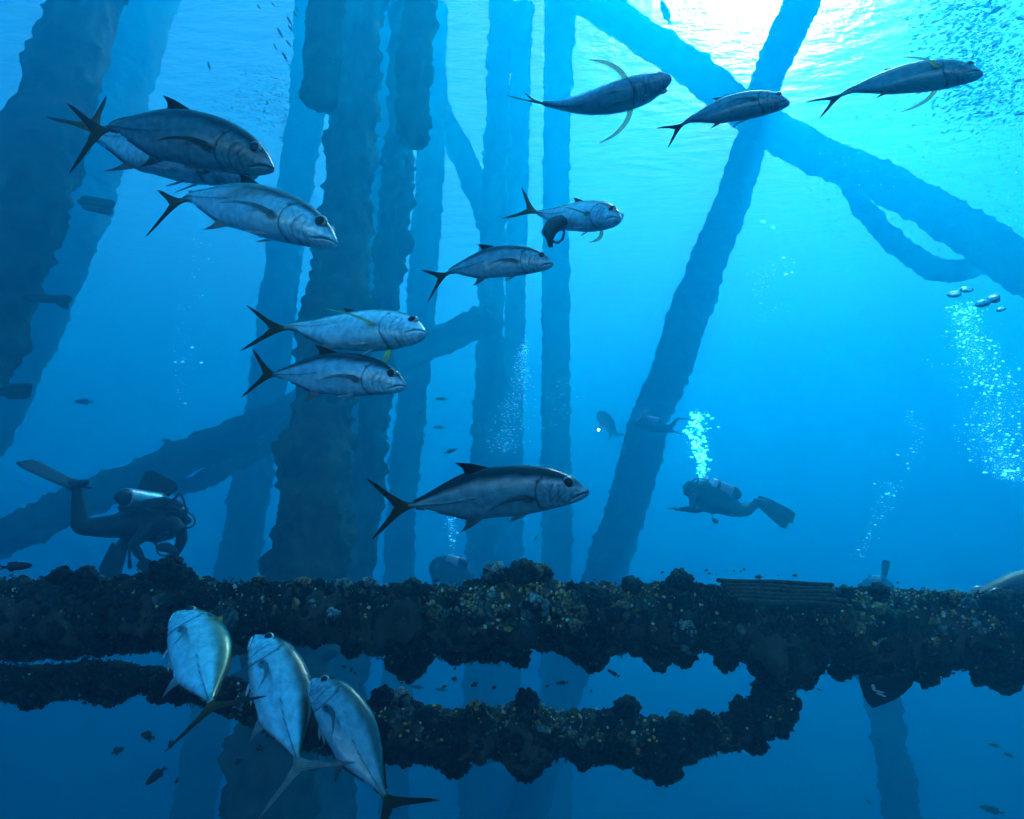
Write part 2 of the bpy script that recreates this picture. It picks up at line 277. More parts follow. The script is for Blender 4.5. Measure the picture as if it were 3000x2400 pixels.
def crusted(name, top, bot, x0, x1, depth, label, nclump, tanr, seed, ntiny):
    root = empty(name, A((x0 + x1) / 2, (top((x0 + x1) / 2) + bot((x0 + x1) / 2)) / 2, depth), label, 'crusted beam')
    nx = int((x1 - x0) / 3); n = 64; xs = np.linspace(x0, x1, nx)
    t_ = top(xs); b_ = bot(xs); ker = np.ones(9) / 9
    t_ = np.convolve(np.pad(t_, 4, 'edge'), ker, 'valid'); b_ = np.convolve(np.pad(b_, 4, 'edge'), ker, 'valid')
    S = nd(depth) * K / 2000; u = np.array(CU); f = np.array(CF)
    cen = np.array([A(x, (a + b) / 2, depth) for x, a, b in zip(xs, t_, b_)]); R = (b_ - t_) / 2 * S - .028
    def surf(ix, ang):
        rr = np.interp(ix, np.arange(nx), R); c = np.array([np.interp(ix, np.arange(nx), cen[:, k]) for k in range(3)]).T
        d = np.cos(ang)[:, None] * u + np.sin(ang)[:, None] * f
        return c + d * rr[:, None], d
    ii, aa = np.meshgrid(np.arange(nx), np.arange(n) / n * math.tau, indexing='ij')
    P, D = surf(ii.ravel().astype(float), aa.ravel())
    P = P + D * (.035 * vnoise(P + seed, 5, (1, .7, .5)) + .02 * vnoise(P + seed, 22, (1, .6)))[:, None]
    F = []
    for i in range(nx - 1):
        for k in range(n): F.append((i * n + k, i * n + (k + 1) % n, (i + 1) * n + (k + 1) % n, (i + 1) * n + k))
    F.append(tuple(range(n))[::-1]); F.append(tuple(range((nx - 1) * n, nx * n)))
    link('pipe', P, F, M['crust'], root)
    # growth
    rn = np.random.default_rng(seed); VV = []; FF = []; CC = []; base = 0
    def add(shape, faces, pos, nrm, sz, colr, tip):
        nonlocal base
        V, r = shape; Rm = rot_to(nrm); s3 = np.array([sz * rn.uniform(.7, 1.2), sz * rn.uniform(.7, 1.2), sz * rn.uniform(.6, 1.1)])
        W = (V * s3) @ Rm.T + pos
        k = smooth01((r - .8) / .7)[:, None]; c = colr * (1 - k) + tip * k
        VV.append(W); FF.append(faces + base); CC.append(c); base += len(W)
    # view-facing arc mostly: camera side (ang ~ pi..2pi), top (0) and bottom (pi)
    def pickang():
        q = rn.random()
        if q < .3: return rn.normal(-.25, .35)
        if q < .5: return rn.normal(math.pi, .4)
        if q < .93: return -rn.uniform(.1, math.pi)
        return rn.uniform(0, math.pi)
    for i in range(nclump + ntiny):
        ang = pickang(); ix = rn.uniform(0, nx - 1); x = xs[int(ix)]
        p, d = surf(np.array([ix]), np.array([ang])); p = p[0]; d = d[0]
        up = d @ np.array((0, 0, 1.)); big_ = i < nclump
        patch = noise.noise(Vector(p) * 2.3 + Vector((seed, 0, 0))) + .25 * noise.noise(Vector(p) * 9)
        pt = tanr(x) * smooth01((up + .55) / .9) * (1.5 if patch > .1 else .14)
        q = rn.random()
        if patch > .22 and up > .1 and rn.random() < tanr(x) * .5: q = 0.  # upward patches turned tan: sunlit caps put into the growth colour
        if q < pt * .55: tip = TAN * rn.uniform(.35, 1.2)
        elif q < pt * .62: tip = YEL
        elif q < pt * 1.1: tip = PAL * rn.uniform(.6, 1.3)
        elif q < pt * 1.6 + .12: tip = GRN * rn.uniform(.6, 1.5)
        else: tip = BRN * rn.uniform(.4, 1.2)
        if big_:
            sz = .8 * rn.choice([.011, .017, .026, .04, .052], p=[.47, .32, .14, .05, .02])
            edge = abs(math.sin(ang)) < .5
            if edge and rn.random() < .22: sz = rn.uniform(.02, .038)
            if edge and sz > .019 or sz > .03: add(BIG[rn.integers(6)], ICO3[1], p - d * sz * .1, d, sz, DRK, tip * .45)
            else: add(MID[rn.integers(8)], ICO[1], p + d * rn.uniform(-.3, .6) * sz, d, sz, DRK, tip)
        else:
            sz = rn.uniform(.0025, .0065); add(TINY[rn.integers(6)], ICO1[1], p + d * rn.uniform(.004, .03), d, sz, tip * .7, tip * 1.1)
    for i in range(int(nclump * .14)):      # hydroid fringe
        ang = pickang() if rn.random() < .5 else rn.normal(math.pi, .5); ix = rn.uniform(0, nx - 1); p, d = surf(np.array([ix]), np.array([ang])); p = p[0]; d = d[0]
        for j in range(3):
            dd = d + rn.normal(size=3) * .45; dd /= np.linalg.norm(dd); ln_ = rn.uniform(.004, .013); W = (ICO1[0] * np.array((.0011, .0011, ln_))) @ rot_to(dd).T + p + d * .022 + dd * ln_ * .8
            VV.append(W); FF.append(ICO1[1] + base); CC.append(np.tile(BRN if rn.random() < .8 else GRN, (len(W), 1))); base += len(W)
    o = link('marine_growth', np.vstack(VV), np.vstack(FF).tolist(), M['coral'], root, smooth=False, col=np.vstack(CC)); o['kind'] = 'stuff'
    return root, surf, xs, S
def head(root, x, y, depth, size, colr, seed, dirn=(0, 0, 1), sub=75, lab=None, name='coral_head'):
    """a coral head: a rough dome studded with finger-like knobs"""
    rn = np.random.default_rng(seed); VV = []; FF = []; CC = []; base = 0; size = size * .82; c = np.array(A(x, y, depth)); dirn = np.array(Vector(dirn).normalized())
    V, r = BIG[seed % 6]; W = V * size * np.array((1.1, .9, .85)) + c; VV.append(W); FF.append(ICO3[1]); CC.append(np.tile(DRK * 1.3, (len(W), 1))); base = len(W)
    for i in range(sub):
        d = rn.normal(size=3); d /= np.linalg.norm(d); d = d + dirn * .45; d /= np.linalg.norm(d)
        p = c + d * size * rn.uniform(.7, .98); sz = size * rn.choice([.1, .14, .2, .34], p=[.4, .3, .2, .1]); V, r = MID[rn.integers(8)]
        W = (V * np.array((sz, sz, sz * .9))) @ rot_to(d).T + p; k = smooth01((r - .75) / .6)[:, None] * (.3 + .7 * max(0, d[2]))  # tips take more coral tint facing up: top highlight painted into the colour
        VV.append(W); FF.append(ICO[1] + base); CC.append(DRK * (1 - k) + colr * k); base += len(W)
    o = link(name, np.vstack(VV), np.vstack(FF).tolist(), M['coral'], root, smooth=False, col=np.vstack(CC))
    if lab: o['label'] = lab
    return o
UT = outl([-700, 1212, 0, 1212, 60, 1220, 100, 1214, 130, 1202, 165, 1210, 200, 1218, 270, 1212, 300, 1206, 340, 1194, 380, 1202, 420, 1216, 520, 1226, 600, 1226, 680, 1222, 760, 1228, 850, 1232, 950, 1230, 1005, 1222, 1025, 1206, 1060, 1208, 1100, 1204, 1140, 1204, 1165, 1222, 1220, 1230, 1300, 1228, 1360, 1232, 1410, 1220, 1440, 1216, 1480, 1230, 1550, 1232, 1620, 1242, 1740, 1240, 1800, 1240, 1850, 1234, 1900, 1240, 1980, 1242, 2060, 1246, 2156, 1242, 2900, 1248])
UB = outl([-700, 1430, 0, 1402, 100, 1398, 200, 1392, 280, 1386, 340, 1378, 480, 1392, 600, 1365, 650, 1370, 700, 1362, 760, 1382, 830, 1402, 860, 1408, 890, 1384, 940, 1398, 990, 1402, 1060, 1405, 1125, 1375, 1180, 1386, 1250, 1408, 1290, 1388, 1340, 1384, 1380, 1408, 1430, 1402, 1480, 1378, 1530, 1405, 1560, 1392, 1600, 1440, 1650, 1470, 1690, 1440, 1730, 1396, 1770, 1430, 1820, 1432, 1900, 1430, 1930, 1425, 1960, 1438, 2000, 1412, 2060, 1436, 2110, 1450, 2156, 1425, 2900, 1440], -12)
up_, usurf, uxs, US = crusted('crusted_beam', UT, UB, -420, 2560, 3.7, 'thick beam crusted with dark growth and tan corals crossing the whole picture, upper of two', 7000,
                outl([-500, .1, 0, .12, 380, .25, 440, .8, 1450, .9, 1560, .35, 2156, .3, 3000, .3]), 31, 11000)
LT = outl([-700, 1375, 0, 1382, 100, 1384, 200, 1376, 300, 1390, 350, 1398, 450, 1408, 600, 1440, 700, 1472, 760, 1466, 800, 1450, 850, 1456, 880, 1470, 950, 1482, 1000, 1478, 1060, 1478, 1100, 1454, 1130, 1460, 1170, 1484, 1250, 1486, 1310, 1472, 1340, 1500, 1400, 1498, 1430, 1506, 1470, 1498, 1510, 1496, 1560, 1470, 1600, 1440, 1680, 1420], 12)
LB = outl([-700, 1490, 0, 1474, 80, 1486, 150, 1472, 220, 1480, 300, 1460, 350, 1474, 450, 1490, 600, 1556, 700, 1590, 800, 1596, 880, 1602, 960, 1622, 1010, 1600, 1050, 1596, 1090, 1624, 1140, 1618, 1180, 1592, 1240, 1610, 1290, 1600, 1350, 1625, 1400, 1630, 1440, 1606, 1480, 1590, 1530, 1578, 1590, 1570, 1625, 1545, 1680, 1500])
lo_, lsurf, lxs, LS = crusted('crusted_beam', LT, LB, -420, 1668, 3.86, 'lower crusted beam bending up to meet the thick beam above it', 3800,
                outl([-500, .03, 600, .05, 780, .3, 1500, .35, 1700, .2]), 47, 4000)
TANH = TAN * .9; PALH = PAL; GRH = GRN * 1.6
hseed = 100
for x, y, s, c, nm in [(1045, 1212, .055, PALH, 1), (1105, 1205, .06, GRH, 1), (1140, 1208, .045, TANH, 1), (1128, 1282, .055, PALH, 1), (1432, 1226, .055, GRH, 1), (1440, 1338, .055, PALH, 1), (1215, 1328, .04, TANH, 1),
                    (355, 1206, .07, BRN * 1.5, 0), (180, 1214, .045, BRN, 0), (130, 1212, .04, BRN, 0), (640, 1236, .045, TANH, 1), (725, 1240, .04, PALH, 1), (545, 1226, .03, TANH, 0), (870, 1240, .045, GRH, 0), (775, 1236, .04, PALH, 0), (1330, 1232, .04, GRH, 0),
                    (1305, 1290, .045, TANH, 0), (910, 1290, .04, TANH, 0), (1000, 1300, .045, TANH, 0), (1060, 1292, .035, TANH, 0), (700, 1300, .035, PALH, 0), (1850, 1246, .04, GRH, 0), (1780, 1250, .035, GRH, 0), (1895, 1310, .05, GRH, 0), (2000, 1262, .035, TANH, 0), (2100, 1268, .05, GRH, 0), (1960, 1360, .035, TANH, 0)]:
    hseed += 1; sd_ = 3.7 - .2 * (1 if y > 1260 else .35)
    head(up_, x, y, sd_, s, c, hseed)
for x, y, s in [(860, 1405, .09), (1150 - 60, 1402, .05), (1250, 1405, .06), (1385, 1405, .055), (1440, 1400, .05), (1530, 1408, .05), (1690, 1440, .06), (1770, 1432, .045), (1950, 1440, .05), (2110, 1448, .07), (2070, 1440, .05), (960, 1402, .04), (740, 1385, .04), (665, 1370, .03), (1620, 1470, .07)]:
    hseed += 1; head(up_, x, y - 19, 3.7, s, BRN, hseed, (0, 0, -1), 60)
for x, y, s, c in [(805, 1456, .05, BRN), (848, 1460, .045, PALH), (1110, 1462, .05, BRN), (1320, 1478, .055, BRN), (1425, 1512, .05, GRH), (1480, 1500, .04, BRN), (1000, 1484, .04, TANH), (1560, 1480, .05, BRN)]:
    hseed += 1; head(lo_, x, y + 12, 3.82, s, c, hseed)
for x, y, s in [(960, 1618, .06), (1110, 1618, .07), (1400, 1625, .075), (1360, 1622, .05), (1230, 1608, .04), (1590, 1572, .05), (1640, 1530, .06), (60, 1484, .04), (235, 1476, .04), (335, 1470, .045), (855, 1602, .04)]:
    hseed += 1; head(lo_, x, y - 6, 3.86, s, BRN, hseed, (0, 0, -1), 60)
# old cables lashed along the top of the beam
cb = empty('cable_bundle', A(1635, 1235, 3.6), 'bundle of straight old cables lying along the top of the thick beam', 'cable bundle')
for i in range(6):
    mb = MB(); y0 = 1222 + i * 8.5; pts = []
    for t in np.linspace(0, 1, 9):
        pts.append(A(1513 + i * 9 + t * (238 - 20 * i % 37), y0 + t * 9 + 1.2 * math.sin(t * 9 + i), 3.54 - .02 * i + .004 * math.sin(t * 14 + i)))
    mb.tube(pts, .0085, 8); mb.build('cable', M['rope'], cb)
# slotted plate hanging under the beam
pl = empty('slotted_plate', A(1860, 1440, 3.8), 'smooth dark curved plate with small slots hanging under the thick beam', 'metal plate')
ol = [(1805, 1400), (1810, 1440), (1818, 1465), (1828, 1482), (1838, 1491), (1862, 1483), (1888, 1472), (1905, 1459), (1920, 1444), (1930, 1420), (1920, 1400)]
V = [A(x, y, 3.8 + .06 * math.sin((x - 1805) / 40)) for x, y in ol] + [A(x, y, 3.815 + .06 * math.sin((x - 1805) / 40)) for x, y in ol]; n_ = len(ol)
link('plate', V, [tuple(range(n_)), tuple(range(n_, 2 * n_))[::-1]] + [(i, (i + 1) % n_, n_ + (i + 1) % n_, n_ + i)[::-1] for i in range(n_)], M['plate'], pl, smooth=False)
for q in [[(1848, 1460), (1862, 1466)], [(1846, 1455), (1858, 1458)], [(1838, 1444), (1840, 1452)]]:
    MB().tube([A(x, y, 3.78) for x, y in q], .006, 8, .4).build('slot', M['pale'], pl)

# ------------------------------------------------------------------ jacks
PX = [(0, 408, 424), (.008, 392, 440), (.02, 376, 452), (.04, 350, 466), (.06, 327, 478), (.09, 302, 489), (.12, 281, 499), (.16, 258, 511), (.2, 240, 522), (.25, 227, 536), (.3, 219, 548), (.35, 215, 558), (.4, 214, 566), (.45, 217, 570), (.5, 222, 573), (.55, 231, 578), (.6, 245, 588), (.65, 264, 583), (.7, 290, 571), (.75, 318, 555), (.8, 350, 538), (.85, 384, 524), (.9, 416, 510), (.94, 441, 503), (.97, 456, 499), (1., 462, 502)]
_s = np.array([p[0] for p in PX]); _ax = 415 + 70 * _s
_t = (_ax - np.array([p[1] for p in PX])) / 1125; _b = (_ax - np.array([p[2] for p in PX])) / 1125
_w = np.interp(_s, [0, .008, .02, .05, .1, .2, .3, .4, .5, .6, .7, .8, .9, .96, 1], [.006, .014, .021, .034, .050, .069, .077, .078, .072, .061, .047, .032, .018, .014, .008])
def top_(s): return np.interp(s, _s, _t)
def bot_(s): return np.interp(s, _s, _b)
def wid_(s): return np.interp(s, _s, _w)
def side_y(s, z):
    h = (top_(s) - bot_(s)) / 2; c = (top_(s) + bot_(s)) / 2; q = np.clip((z - c) / h, -1, 1)
    return wid_(s) * np.sqrt(np.maximum(0, 1 - q * q)) ** .85
def seg_dist(s, z, P):
    d = np.full(s.shape, 9.)
    for (a, b), (c, e) in zip(P[:-1], P[1:]):
        vx, vz = c - a, e - b; t = np.clip(((s - a) * vx + (z - b) * vz) / (vx * vx + vz * vz), 0, 1)
        d = np.minimum(d, np.hypot(s - a - t * vx, z - b - t * vz))
    return d
OPER = [(.235, .125), (.262, .09), (.275, .05), (.278, .0), (.268, -.05), (.24, -.085), (.19, -.108), (.13, -.088)]
PREO = [(.18, .07), (.2, .03), (.205, -.03), (.185, -.065), (.15, -.075)]
CHEEK = [(.15, .06), (.16, .0), (.14, -.045), (.11, -.055)]
MOUTH = [(0.0, .0), (.03, -.003), (.06, -.014), (.09, -.03), (.104, -.036)]
MAXIL = [(.085, -.012), (.108, -.02), (.112, -.04), (.1, -.046)]
LAT = [(.28, .095), (.36, .085), (.46, .065), (.55, .04), (.62, .02), (.75, .004), (.9, 0), (1, -.002)]
def jack(name, snout, notch, label, roll=0., bendy=0., upimg=(0, 1), back=(.035, .06, .055), flank=(.30, .36, .36), belly=(.55, .62, .62), pec=.25, yellow=.45, group='jacks of the passing school', vb=0., deep=.88, tailspread=1., pecdark=1., wide=1.1, pl=.8, tr=0., tailcol=None, skin='fish'):
    P0 = A(*snout); P1 = A(*notch)
    # spine table (lateral bend toward +y, tail end)
    ss = np.linspace(-.05, 1.35, 200); th = bendy * np.clip((ss - .25) / .85, 0, 1.3) ** 1.6 - bendy * .25 * np.clip((.25 - ss) / .3, 0, 1)
    dx = np.cos(th) * (ss[1] - ss[0]); dy = np.sin(th) * (ss[1] - ss[0])
    XX = .5 - (np.cumsum(dx) - dx[0]) + .05; YY = np.cumsum(dy) - dy[0]; YY -= np.interp(.3, ss, YY)
    def dfm(s, y, z):
        s = np.asarray(s, float); z = np.asarray(z, float); an = tr * smooth01((s - .86) / .14); s, z = np.where(an != 0, .93 + (s - .93) * np.cos(an) + z * np.sin(an), s), np.where(an != 0, z * np.cos(an) - (s - .93) * np.sin(an), z)
        t = np.interp(s, ss, th); X = np.interp(s, ss, XX); Y = np.interp(s, ss, YY)
        zz = np.asarray(z) * deep + vb * np.clip(s - .35, 0, 2) ** 2
        return np.stack([X + y * np.sin(t), Y + y * np.cos(t), zz + 0 * X], -1)
    a0 = dfm(0., 0., 0.); a1 = dfm(1.093, 0., 0.)
    fl = Vector(a0 - a1); sca = (P0 - P1).length / fl.length
    fx = fl.normalized(); fz = (Vector((0, 0, 1)) - fx * fx.z).normalized(); fy = fz.cross(fx)
    Ml = Matrix((fx, fy, fz))                        # local -> frame
    wx = (P0 - P1).normalized(); U0 = CR * upimg[0] + CU * upimg[1]; U0 = (U0 - wx * U0.dot(wx)).normalized()
    V0 = wx.cross(U0)
    mid = (P0 + P1) / 2
    if V0.dot(mid) < 0: V0 = -V0                     # away from the camera
    wz = (U0 * math.cos(roll) + V0 * math.sin(roll)).normalized(); wy = wz.cross(wx)
    Wm = Matrix((wx, wy, wz)).transposed()
    Rm = np.array(Wm @ Ml) * sca; Rm3 = Rm; pm = np.array((a0 + a1) / 2)
    root = empty(name, mid, label, 'fish', group); mid_ = np.array(mid)
    def tw(Pl): return (Pl - pm) @ Rm3.T + mid_
    # ---- body
    sg = np.concatenate([np.linspace(0, .02, 7)[:-1], np.linspace(.02, .30, 84)[:-1], np.linspace(.30, 1, 96)]); n = 100
    a = (np.arange(n) + .5) / n * math.tau; S_, T_ = np.meshgrid(sg, a, indexing='ij')
    h = (top_(S_) - bot_(S_)) / 2; c = (top_(S_) + bot_(S_)) / 2; z = c + h * np.sin(T_); cs = np.cos(T_)
    y = wide * wid_(S_) * np.sign(cs) * np.abs(cs) ** .85
    zr = np.sin(T_)
    do = seg_dist(S_, z, OPER); dp = seg_dist(S_, z, PREO); dc = seg_dist(S_, z, CHEEK); dm_ = seg_dist(S_, z, MOUTH); dmx = seg_dist(S_, z, MAXIL); dl = seg_dist(S_, z, LAT)
    infl = np.where(S_ < np.interp(z, [-.11, -.05, 0, .05, .125], [.19, .268, .278, .275, .235]), 1, 0) * np.exp(-do / .03) * .0035
    g = infl - .0035 * np.exp(-(do / .006) ** 2) - .0028 * np.exp(-(dp / .006) ** 2) - .0018 * np.exp(-(dc / .006) ** 2) - .008 * np.exp(-(dm_ / .004) ** 2) - .0035 * np.exp(-(dmx / .004) ** 2)
    g += .0032 * np.exp(-((dm_ - .012) / .007) ** 2)
    sc_ = (S_ > .6) * np.exp(-(dl / .008) ** 2); g += sc_ * (.0025 + .0022 * np.sin(S_ * 420))
    y = y + np.sign(cs) * g * np.minimum(1, np.abs(cs) * 3)
    Pb = tw(dfm(S_.ravel(), y.ravel(), z.ravel()))
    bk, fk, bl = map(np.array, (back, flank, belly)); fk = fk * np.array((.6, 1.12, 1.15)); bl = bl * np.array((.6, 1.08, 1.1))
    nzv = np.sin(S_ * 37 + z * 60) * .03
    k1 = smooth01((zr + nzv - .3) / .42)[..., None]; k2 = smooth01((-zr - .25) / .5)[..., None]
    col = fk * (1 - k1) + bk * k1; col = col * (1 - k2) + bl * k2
    streak = (.97 + .03 * np.sin(zr * 31 + 3 * np.sin(S_ * 7)) + .10 * np.sin(S_ * 420 + np.round(zr * 26) * 3.1) * np.sin(zr * 82) * (S_ > .27))[..., None]; col = col * streak
    ln = np.exp(-(do / .004) ** 2) * .6 + np.exp(-(do / .014) ** 2) * .18 + np.exp(-(dp / .004) ** 2) * .45 + np.exp(-(dc / .005) ** 2) * .3 + np.exp(-(dm_ / .0035) ** 2) * .95 + np.exp(-(dmx / .003) ** 2) * .5 + np.exp(-(dl / .0035) ** 2) * np.where(S_ > .58, .75, .25) * np.clip((S_ - .3) / .1, 0, 1)
    ln = np.clip(ln, 0, .95); col = col * (1 - ln[..., None]) + np.array((.006, .01, .01)) * ln[..., None]
    spot = np.exp(-(((S_ - .262) / .014) ** 2 + ((z - .098) / .012) ** 2)) * .9; col = col * (1 - spot[..., None])
    axil = np.exp(-(((S_ - .315) / .035) ** 2 + ((z + .005) / .024) ** 2) ** 2) * .92 * pecdark; col = col * (1 - axil[..., None]) + np.array((.004, .006, .006)) * axil[..., None]
    sn = np.clip((.075 - S_) / .05, 0, 1) * np.clip((z - .0) / .03, 0, 1); col = col * (1 - .4 * sn[..., None]) + np.array((.7, .75, .7)) * .4 * sn[..., None]
    hm = np.clip((.27 - S_) / .04, 0, 1) * np.sin(S_ * 95 + 2 * np.sin(z * 60)) * np.sin(z * 75 + 3 * np.sin(S_ * 40)); col = col * (1 + .28 * hm[..., None])
    pd = smooth01((S_ - .86) / .14)[..., None] * .6; col = col * (1 - pd) + np.array((.10, .09, .02)) * pd
    F = []; ns = len(sg)
    for i in range(ns - 1):
        for k in range(n): F.append((i * n + k, i * n + (k + 1) % n, (i + 1) * n + (k + 1) % n, (i + 1) * n + k))
    F.append(tuple(range(n))[::-1]); F.append(tuple(range((ns - 1) * n, ns * n)))
    link('body', Pb, F, M[skin], root, col=col.reshape(-1, 3))
    # ---- fins: grid between a leading and a trailing curve, lens-shaped thickness
    def fin(nm, LE, TE, plane, thick=.005, c0=(.05, .06, .03), c1=(.01, .012, .012), nu=26, nv=12, parent=root, ray=1., mat='fin'):
        Lc = catmull(LE, nu); Tc = catmull(TE, nu); V = []; Cc = []
        for sgn in (1, -1):
            for i in range(nu):
                for j in range(nv):
                    f = j / (nv - 1); p = Lc[i] * (1 - f) + Tc[i] * f; u = i / (nu - 1)
                    tt = thick * (1 - u) ** .6 * (math.sin(math.pi * (.04 + .92 * f)) ** .7) * (1 + .25 * ray * math.sin(f * 44)) + .0007
                    V.append(plane(p, sgn * tt)); kk = min(1, u * 1.1 + .25 * f * (1 - u)); jg = .85 + .15 * math.sin(f * 44)
                    Cc.append([(c0[q] * (1 - kk) + c1[q] * kk) * jg for q in range(3)])
        F = []; h_ = nu * nv
        for i in range(nu - 1):
            for j in range(nv - 1):
                q = (i * nv + j, i * nv + j + 1, (i + 1) * nv + j + 1, (i + 1) * nv + j); F.append(q); F.append(tuple(h_ + r for r in q[::-1]))
        def side(idx):
            for p, q in zip(idx[:-1], idx[1:]): F.append((p, h_ + p, h_ + q, q))
        side([i * nv for i in range(nu)]); side([i * nv + nv - 1 for i in range(nu)][::-1]); side([(nu - 1) * nv + j for j in range(nv)]); side(list(range(nv))[::-1])
        V = np.array(V); return link(nm, tw(dfm(V[:, 0], V[:, 1], V[:, 2])), F, M[mat], parent, col=np.array(Cc))
    med = lambda p, t: (p[0], t, p[1])
    yc = np.array((.42, .27, .02)) * yellow + np.array((.03, .03, .012)) * (1 - yellow); dk = (.006, .007, .007); ts = tailspread
    yc, dt = (yc, dk) if tailcol is None else (tailcol, tuple(np.array(tailcol) * .6))
    fin('tail_fin', [(.965, .016), (1.02, .03), (1.1, .085 * ts), (1.18, .155 * ts), (1.245, .2 * ts)], [(1.02, -.012), (1.085, .0), (1.12, .05 * ts), (1.185, .125 * ts), (1.243, .195 * ts)], med, .006, yc, dt)
    fin('tail_fin', [(.965, -.016), (1.02, -.03), (1.1, -.085 * ts), (1.18, -.155 * ts), (1.245, -.2 * ts)], [(1.02, .012), (1.085, -.0), (1.12, -.05 * ts), (1.185, -.125 * ts), (1.243, -.195 * ts)], med, .006, yc, dt)
    tz = lambda s, d=0: float(top_(s)) + d; bz = lambda s, d=0: float(bot_(s)) + d
    fin('dorsal_fin', [(.50, tz(.50, -.01)), (.57, tz(.57, .022)), (.64, tz(.64, .06)), (.715, tz(.715, .1))], [(.66, tz(.66, -.012)), (.665, tz(.665, .01)), (.675, tz(.675, .045)), (.713, tz(.713, .098))], med, .004, (.03, .035, .02), dk)
    fin('dorsal_fin', [(.64, tz(.64, -.006)), (.64, tz(.64, .012))], [(.97, tz(.97, -.004)), (.97, tz(.97, .004))], lambda p, t: (p[0], t, float(top_(p[0])) + (-.006 if p[1] < tz(p[0]) else .011)), .003, (.03, .035, .02), dk, 6, 24)
    fin('anal_fin', [(.57, bz(.57, .012)), (.61, bz(.61, -.016)), (.66, bz(.66, -.055)), (.72, bz(.72, -.10))], [(.67, bz(.67, .012)), (.675, bz(.675, -.008)), (.685, bz(.685, -.045)), (.718, bz(.718, -.098))], med, .004, tuple(flank), tuple(np.array(flank) * .35))
    fin('anal_fin', [(.655, bz(.655, .006)), (.655, bz(.655, -.01))], [(.96, bz(.96, .004)), (.96, bz(.96, -.004))], lambda p, t: (p[0], t, float(bot_(p[0])) + (.006 if p[1] > bz(p[0]) else -.009)), .003, tuple(np.array(flank) * .6), dk, 6, 24)
    for sgn in (1, -1):
        y0 = wide * float(side_y(.30, -.01)); tip_o = pec; sx = lambda q: .285 + (q - .285) * pl
        pp = lambda p, t, sgn=sgn, y0=y0: (p[0], sgn * (y0 * .9 + max(0, p[0] - .29) * tip_o * (1.6 - (p[0] - .29) * 1.6)) + t, p[1])
        if pec > .5:
            po = lambda p, t, sgn=sgn, y0=y0: (p[0], sgn * (y0 * .85 + p[1] * (.6 + .5 * pec)), -.01 - p[1] * .25 + t)
            fin('pectoral_fin', [(.285, 0), (.305, .05), (.355, .105), (.44, .15), (.555, .175)], [(.335, 0), (.34, .038), (.378, .084), (.452, .132), (.553, .172)], po, .003, (.85, .7, .1), (.5, .75, .5), 26, 10, mat='pec')
        else: fin('pectoral_fin', [(sx(.285), .012), (sx(.34), .024), (sx(.44), .026 - .04 * pec), (sx(.53), .016 - .12 * pec), (sx(.60), -.01 - .2 * pec)], [(sx(.295), -.026), (sx(.34), -.012), (sx(.43), .006 - .05 * pec), (sx(.52), .004 - .125 * pec), (sx(.598), -.013 - .2 * pec)], pp, .003, tuple(fk * .3 + np.array((.02, .02, .0)) * pecdark), tuple(fk * .75), 26, 10)
        q0 = float(side_y(.33, bz(.33) + .012)) * .6
        pq = lambda p, t, sgn=sgn, q0=q0: (p[0], sgn * (q0 + (p[0] - .32) * .22) + t, p[1])
        fin('pelvic_fin', [(.315, bz(.315, .014)), (.36, bz(.36, -.008)), (.41, bz(.41, -.022)), (.44, bz(.44, -.026))], [(.35, bz(.35, .014)), (.38, bz(.38, .004)), (.415, bz(.415, -.01)), (.439, bz(.439, -.024))], pq, .003, tuple(flank), tuple(belly), 16, 8)
        es, ez = .103, .072; ey = wide * float(side_y(es, ez)); ec = tw(dfm(es, sgn * (ey - .008), ez)); X = Vector(Rm3 @ np.array((1, 0, 0))); Y = Vector(Rm3 @ np.array((0, 1, 0))); Z = Vector(Rm3 @ np.array((0, 0, 1)))
        e = MB().ell(ec, (X * .034, Z * .034, Y * .0175), 20, 14).build('eye', M['ring'], root)
        MB().ell(tw(dfm(es, sgn * (ey - .004), ez)), (X * .0285, Z * .0285, Y * .0165), 20, 14).build('pupil', M['eye'], e, off=parent_off(root))
    return root
D = math.radians
DB = dict(back=(.012, .022, .022), flank=(.13, .2, .21), belly=(.25, .34, .35))
LT_ = dict(back=(.03, .06, .06), flank=(.62, .8, .8), belly=(.75, .88, .9))
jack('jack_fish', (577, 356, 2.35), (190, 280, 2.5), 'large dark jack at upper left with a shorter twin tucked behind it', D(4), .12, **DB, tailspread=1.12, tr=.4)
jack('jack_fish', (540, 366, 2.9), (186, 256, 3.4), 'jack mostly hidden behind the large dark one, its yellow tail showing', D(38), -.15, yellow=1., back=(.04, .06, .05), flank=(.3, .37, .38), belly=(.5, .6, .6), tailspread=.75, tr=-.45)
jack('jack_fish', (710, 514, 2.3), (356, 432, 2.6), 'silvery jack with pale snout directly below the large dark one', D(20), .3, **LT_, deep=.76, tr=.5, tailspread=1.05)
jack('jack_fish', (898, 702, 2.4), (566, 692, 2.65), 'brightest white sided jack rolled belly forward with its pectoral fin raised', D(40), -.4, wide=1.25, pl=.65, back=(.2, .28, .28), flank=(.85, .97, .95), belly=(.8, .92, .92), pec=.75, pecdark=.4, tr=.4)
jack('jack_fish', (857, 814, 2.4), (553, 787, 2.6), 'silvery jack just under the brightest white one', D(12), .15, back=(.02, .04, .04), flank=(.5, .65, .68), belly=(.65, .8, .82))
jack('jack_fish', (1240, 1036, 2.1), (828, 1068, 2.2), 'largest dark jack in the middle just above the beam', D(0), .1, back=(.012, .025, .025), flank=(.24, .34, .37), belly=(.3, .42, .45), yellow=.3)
jack('jack_fish', (1165, 557, 2.9), (921, 587, 3.05), 'dark backed jack high in the middle with forked tail drooping', D(14), .25, back=(.02, .04, .04), flank=(.36, .48, .5), belly=(.5, .62, .65), vb=-.05, deep=.93, tr=.3)
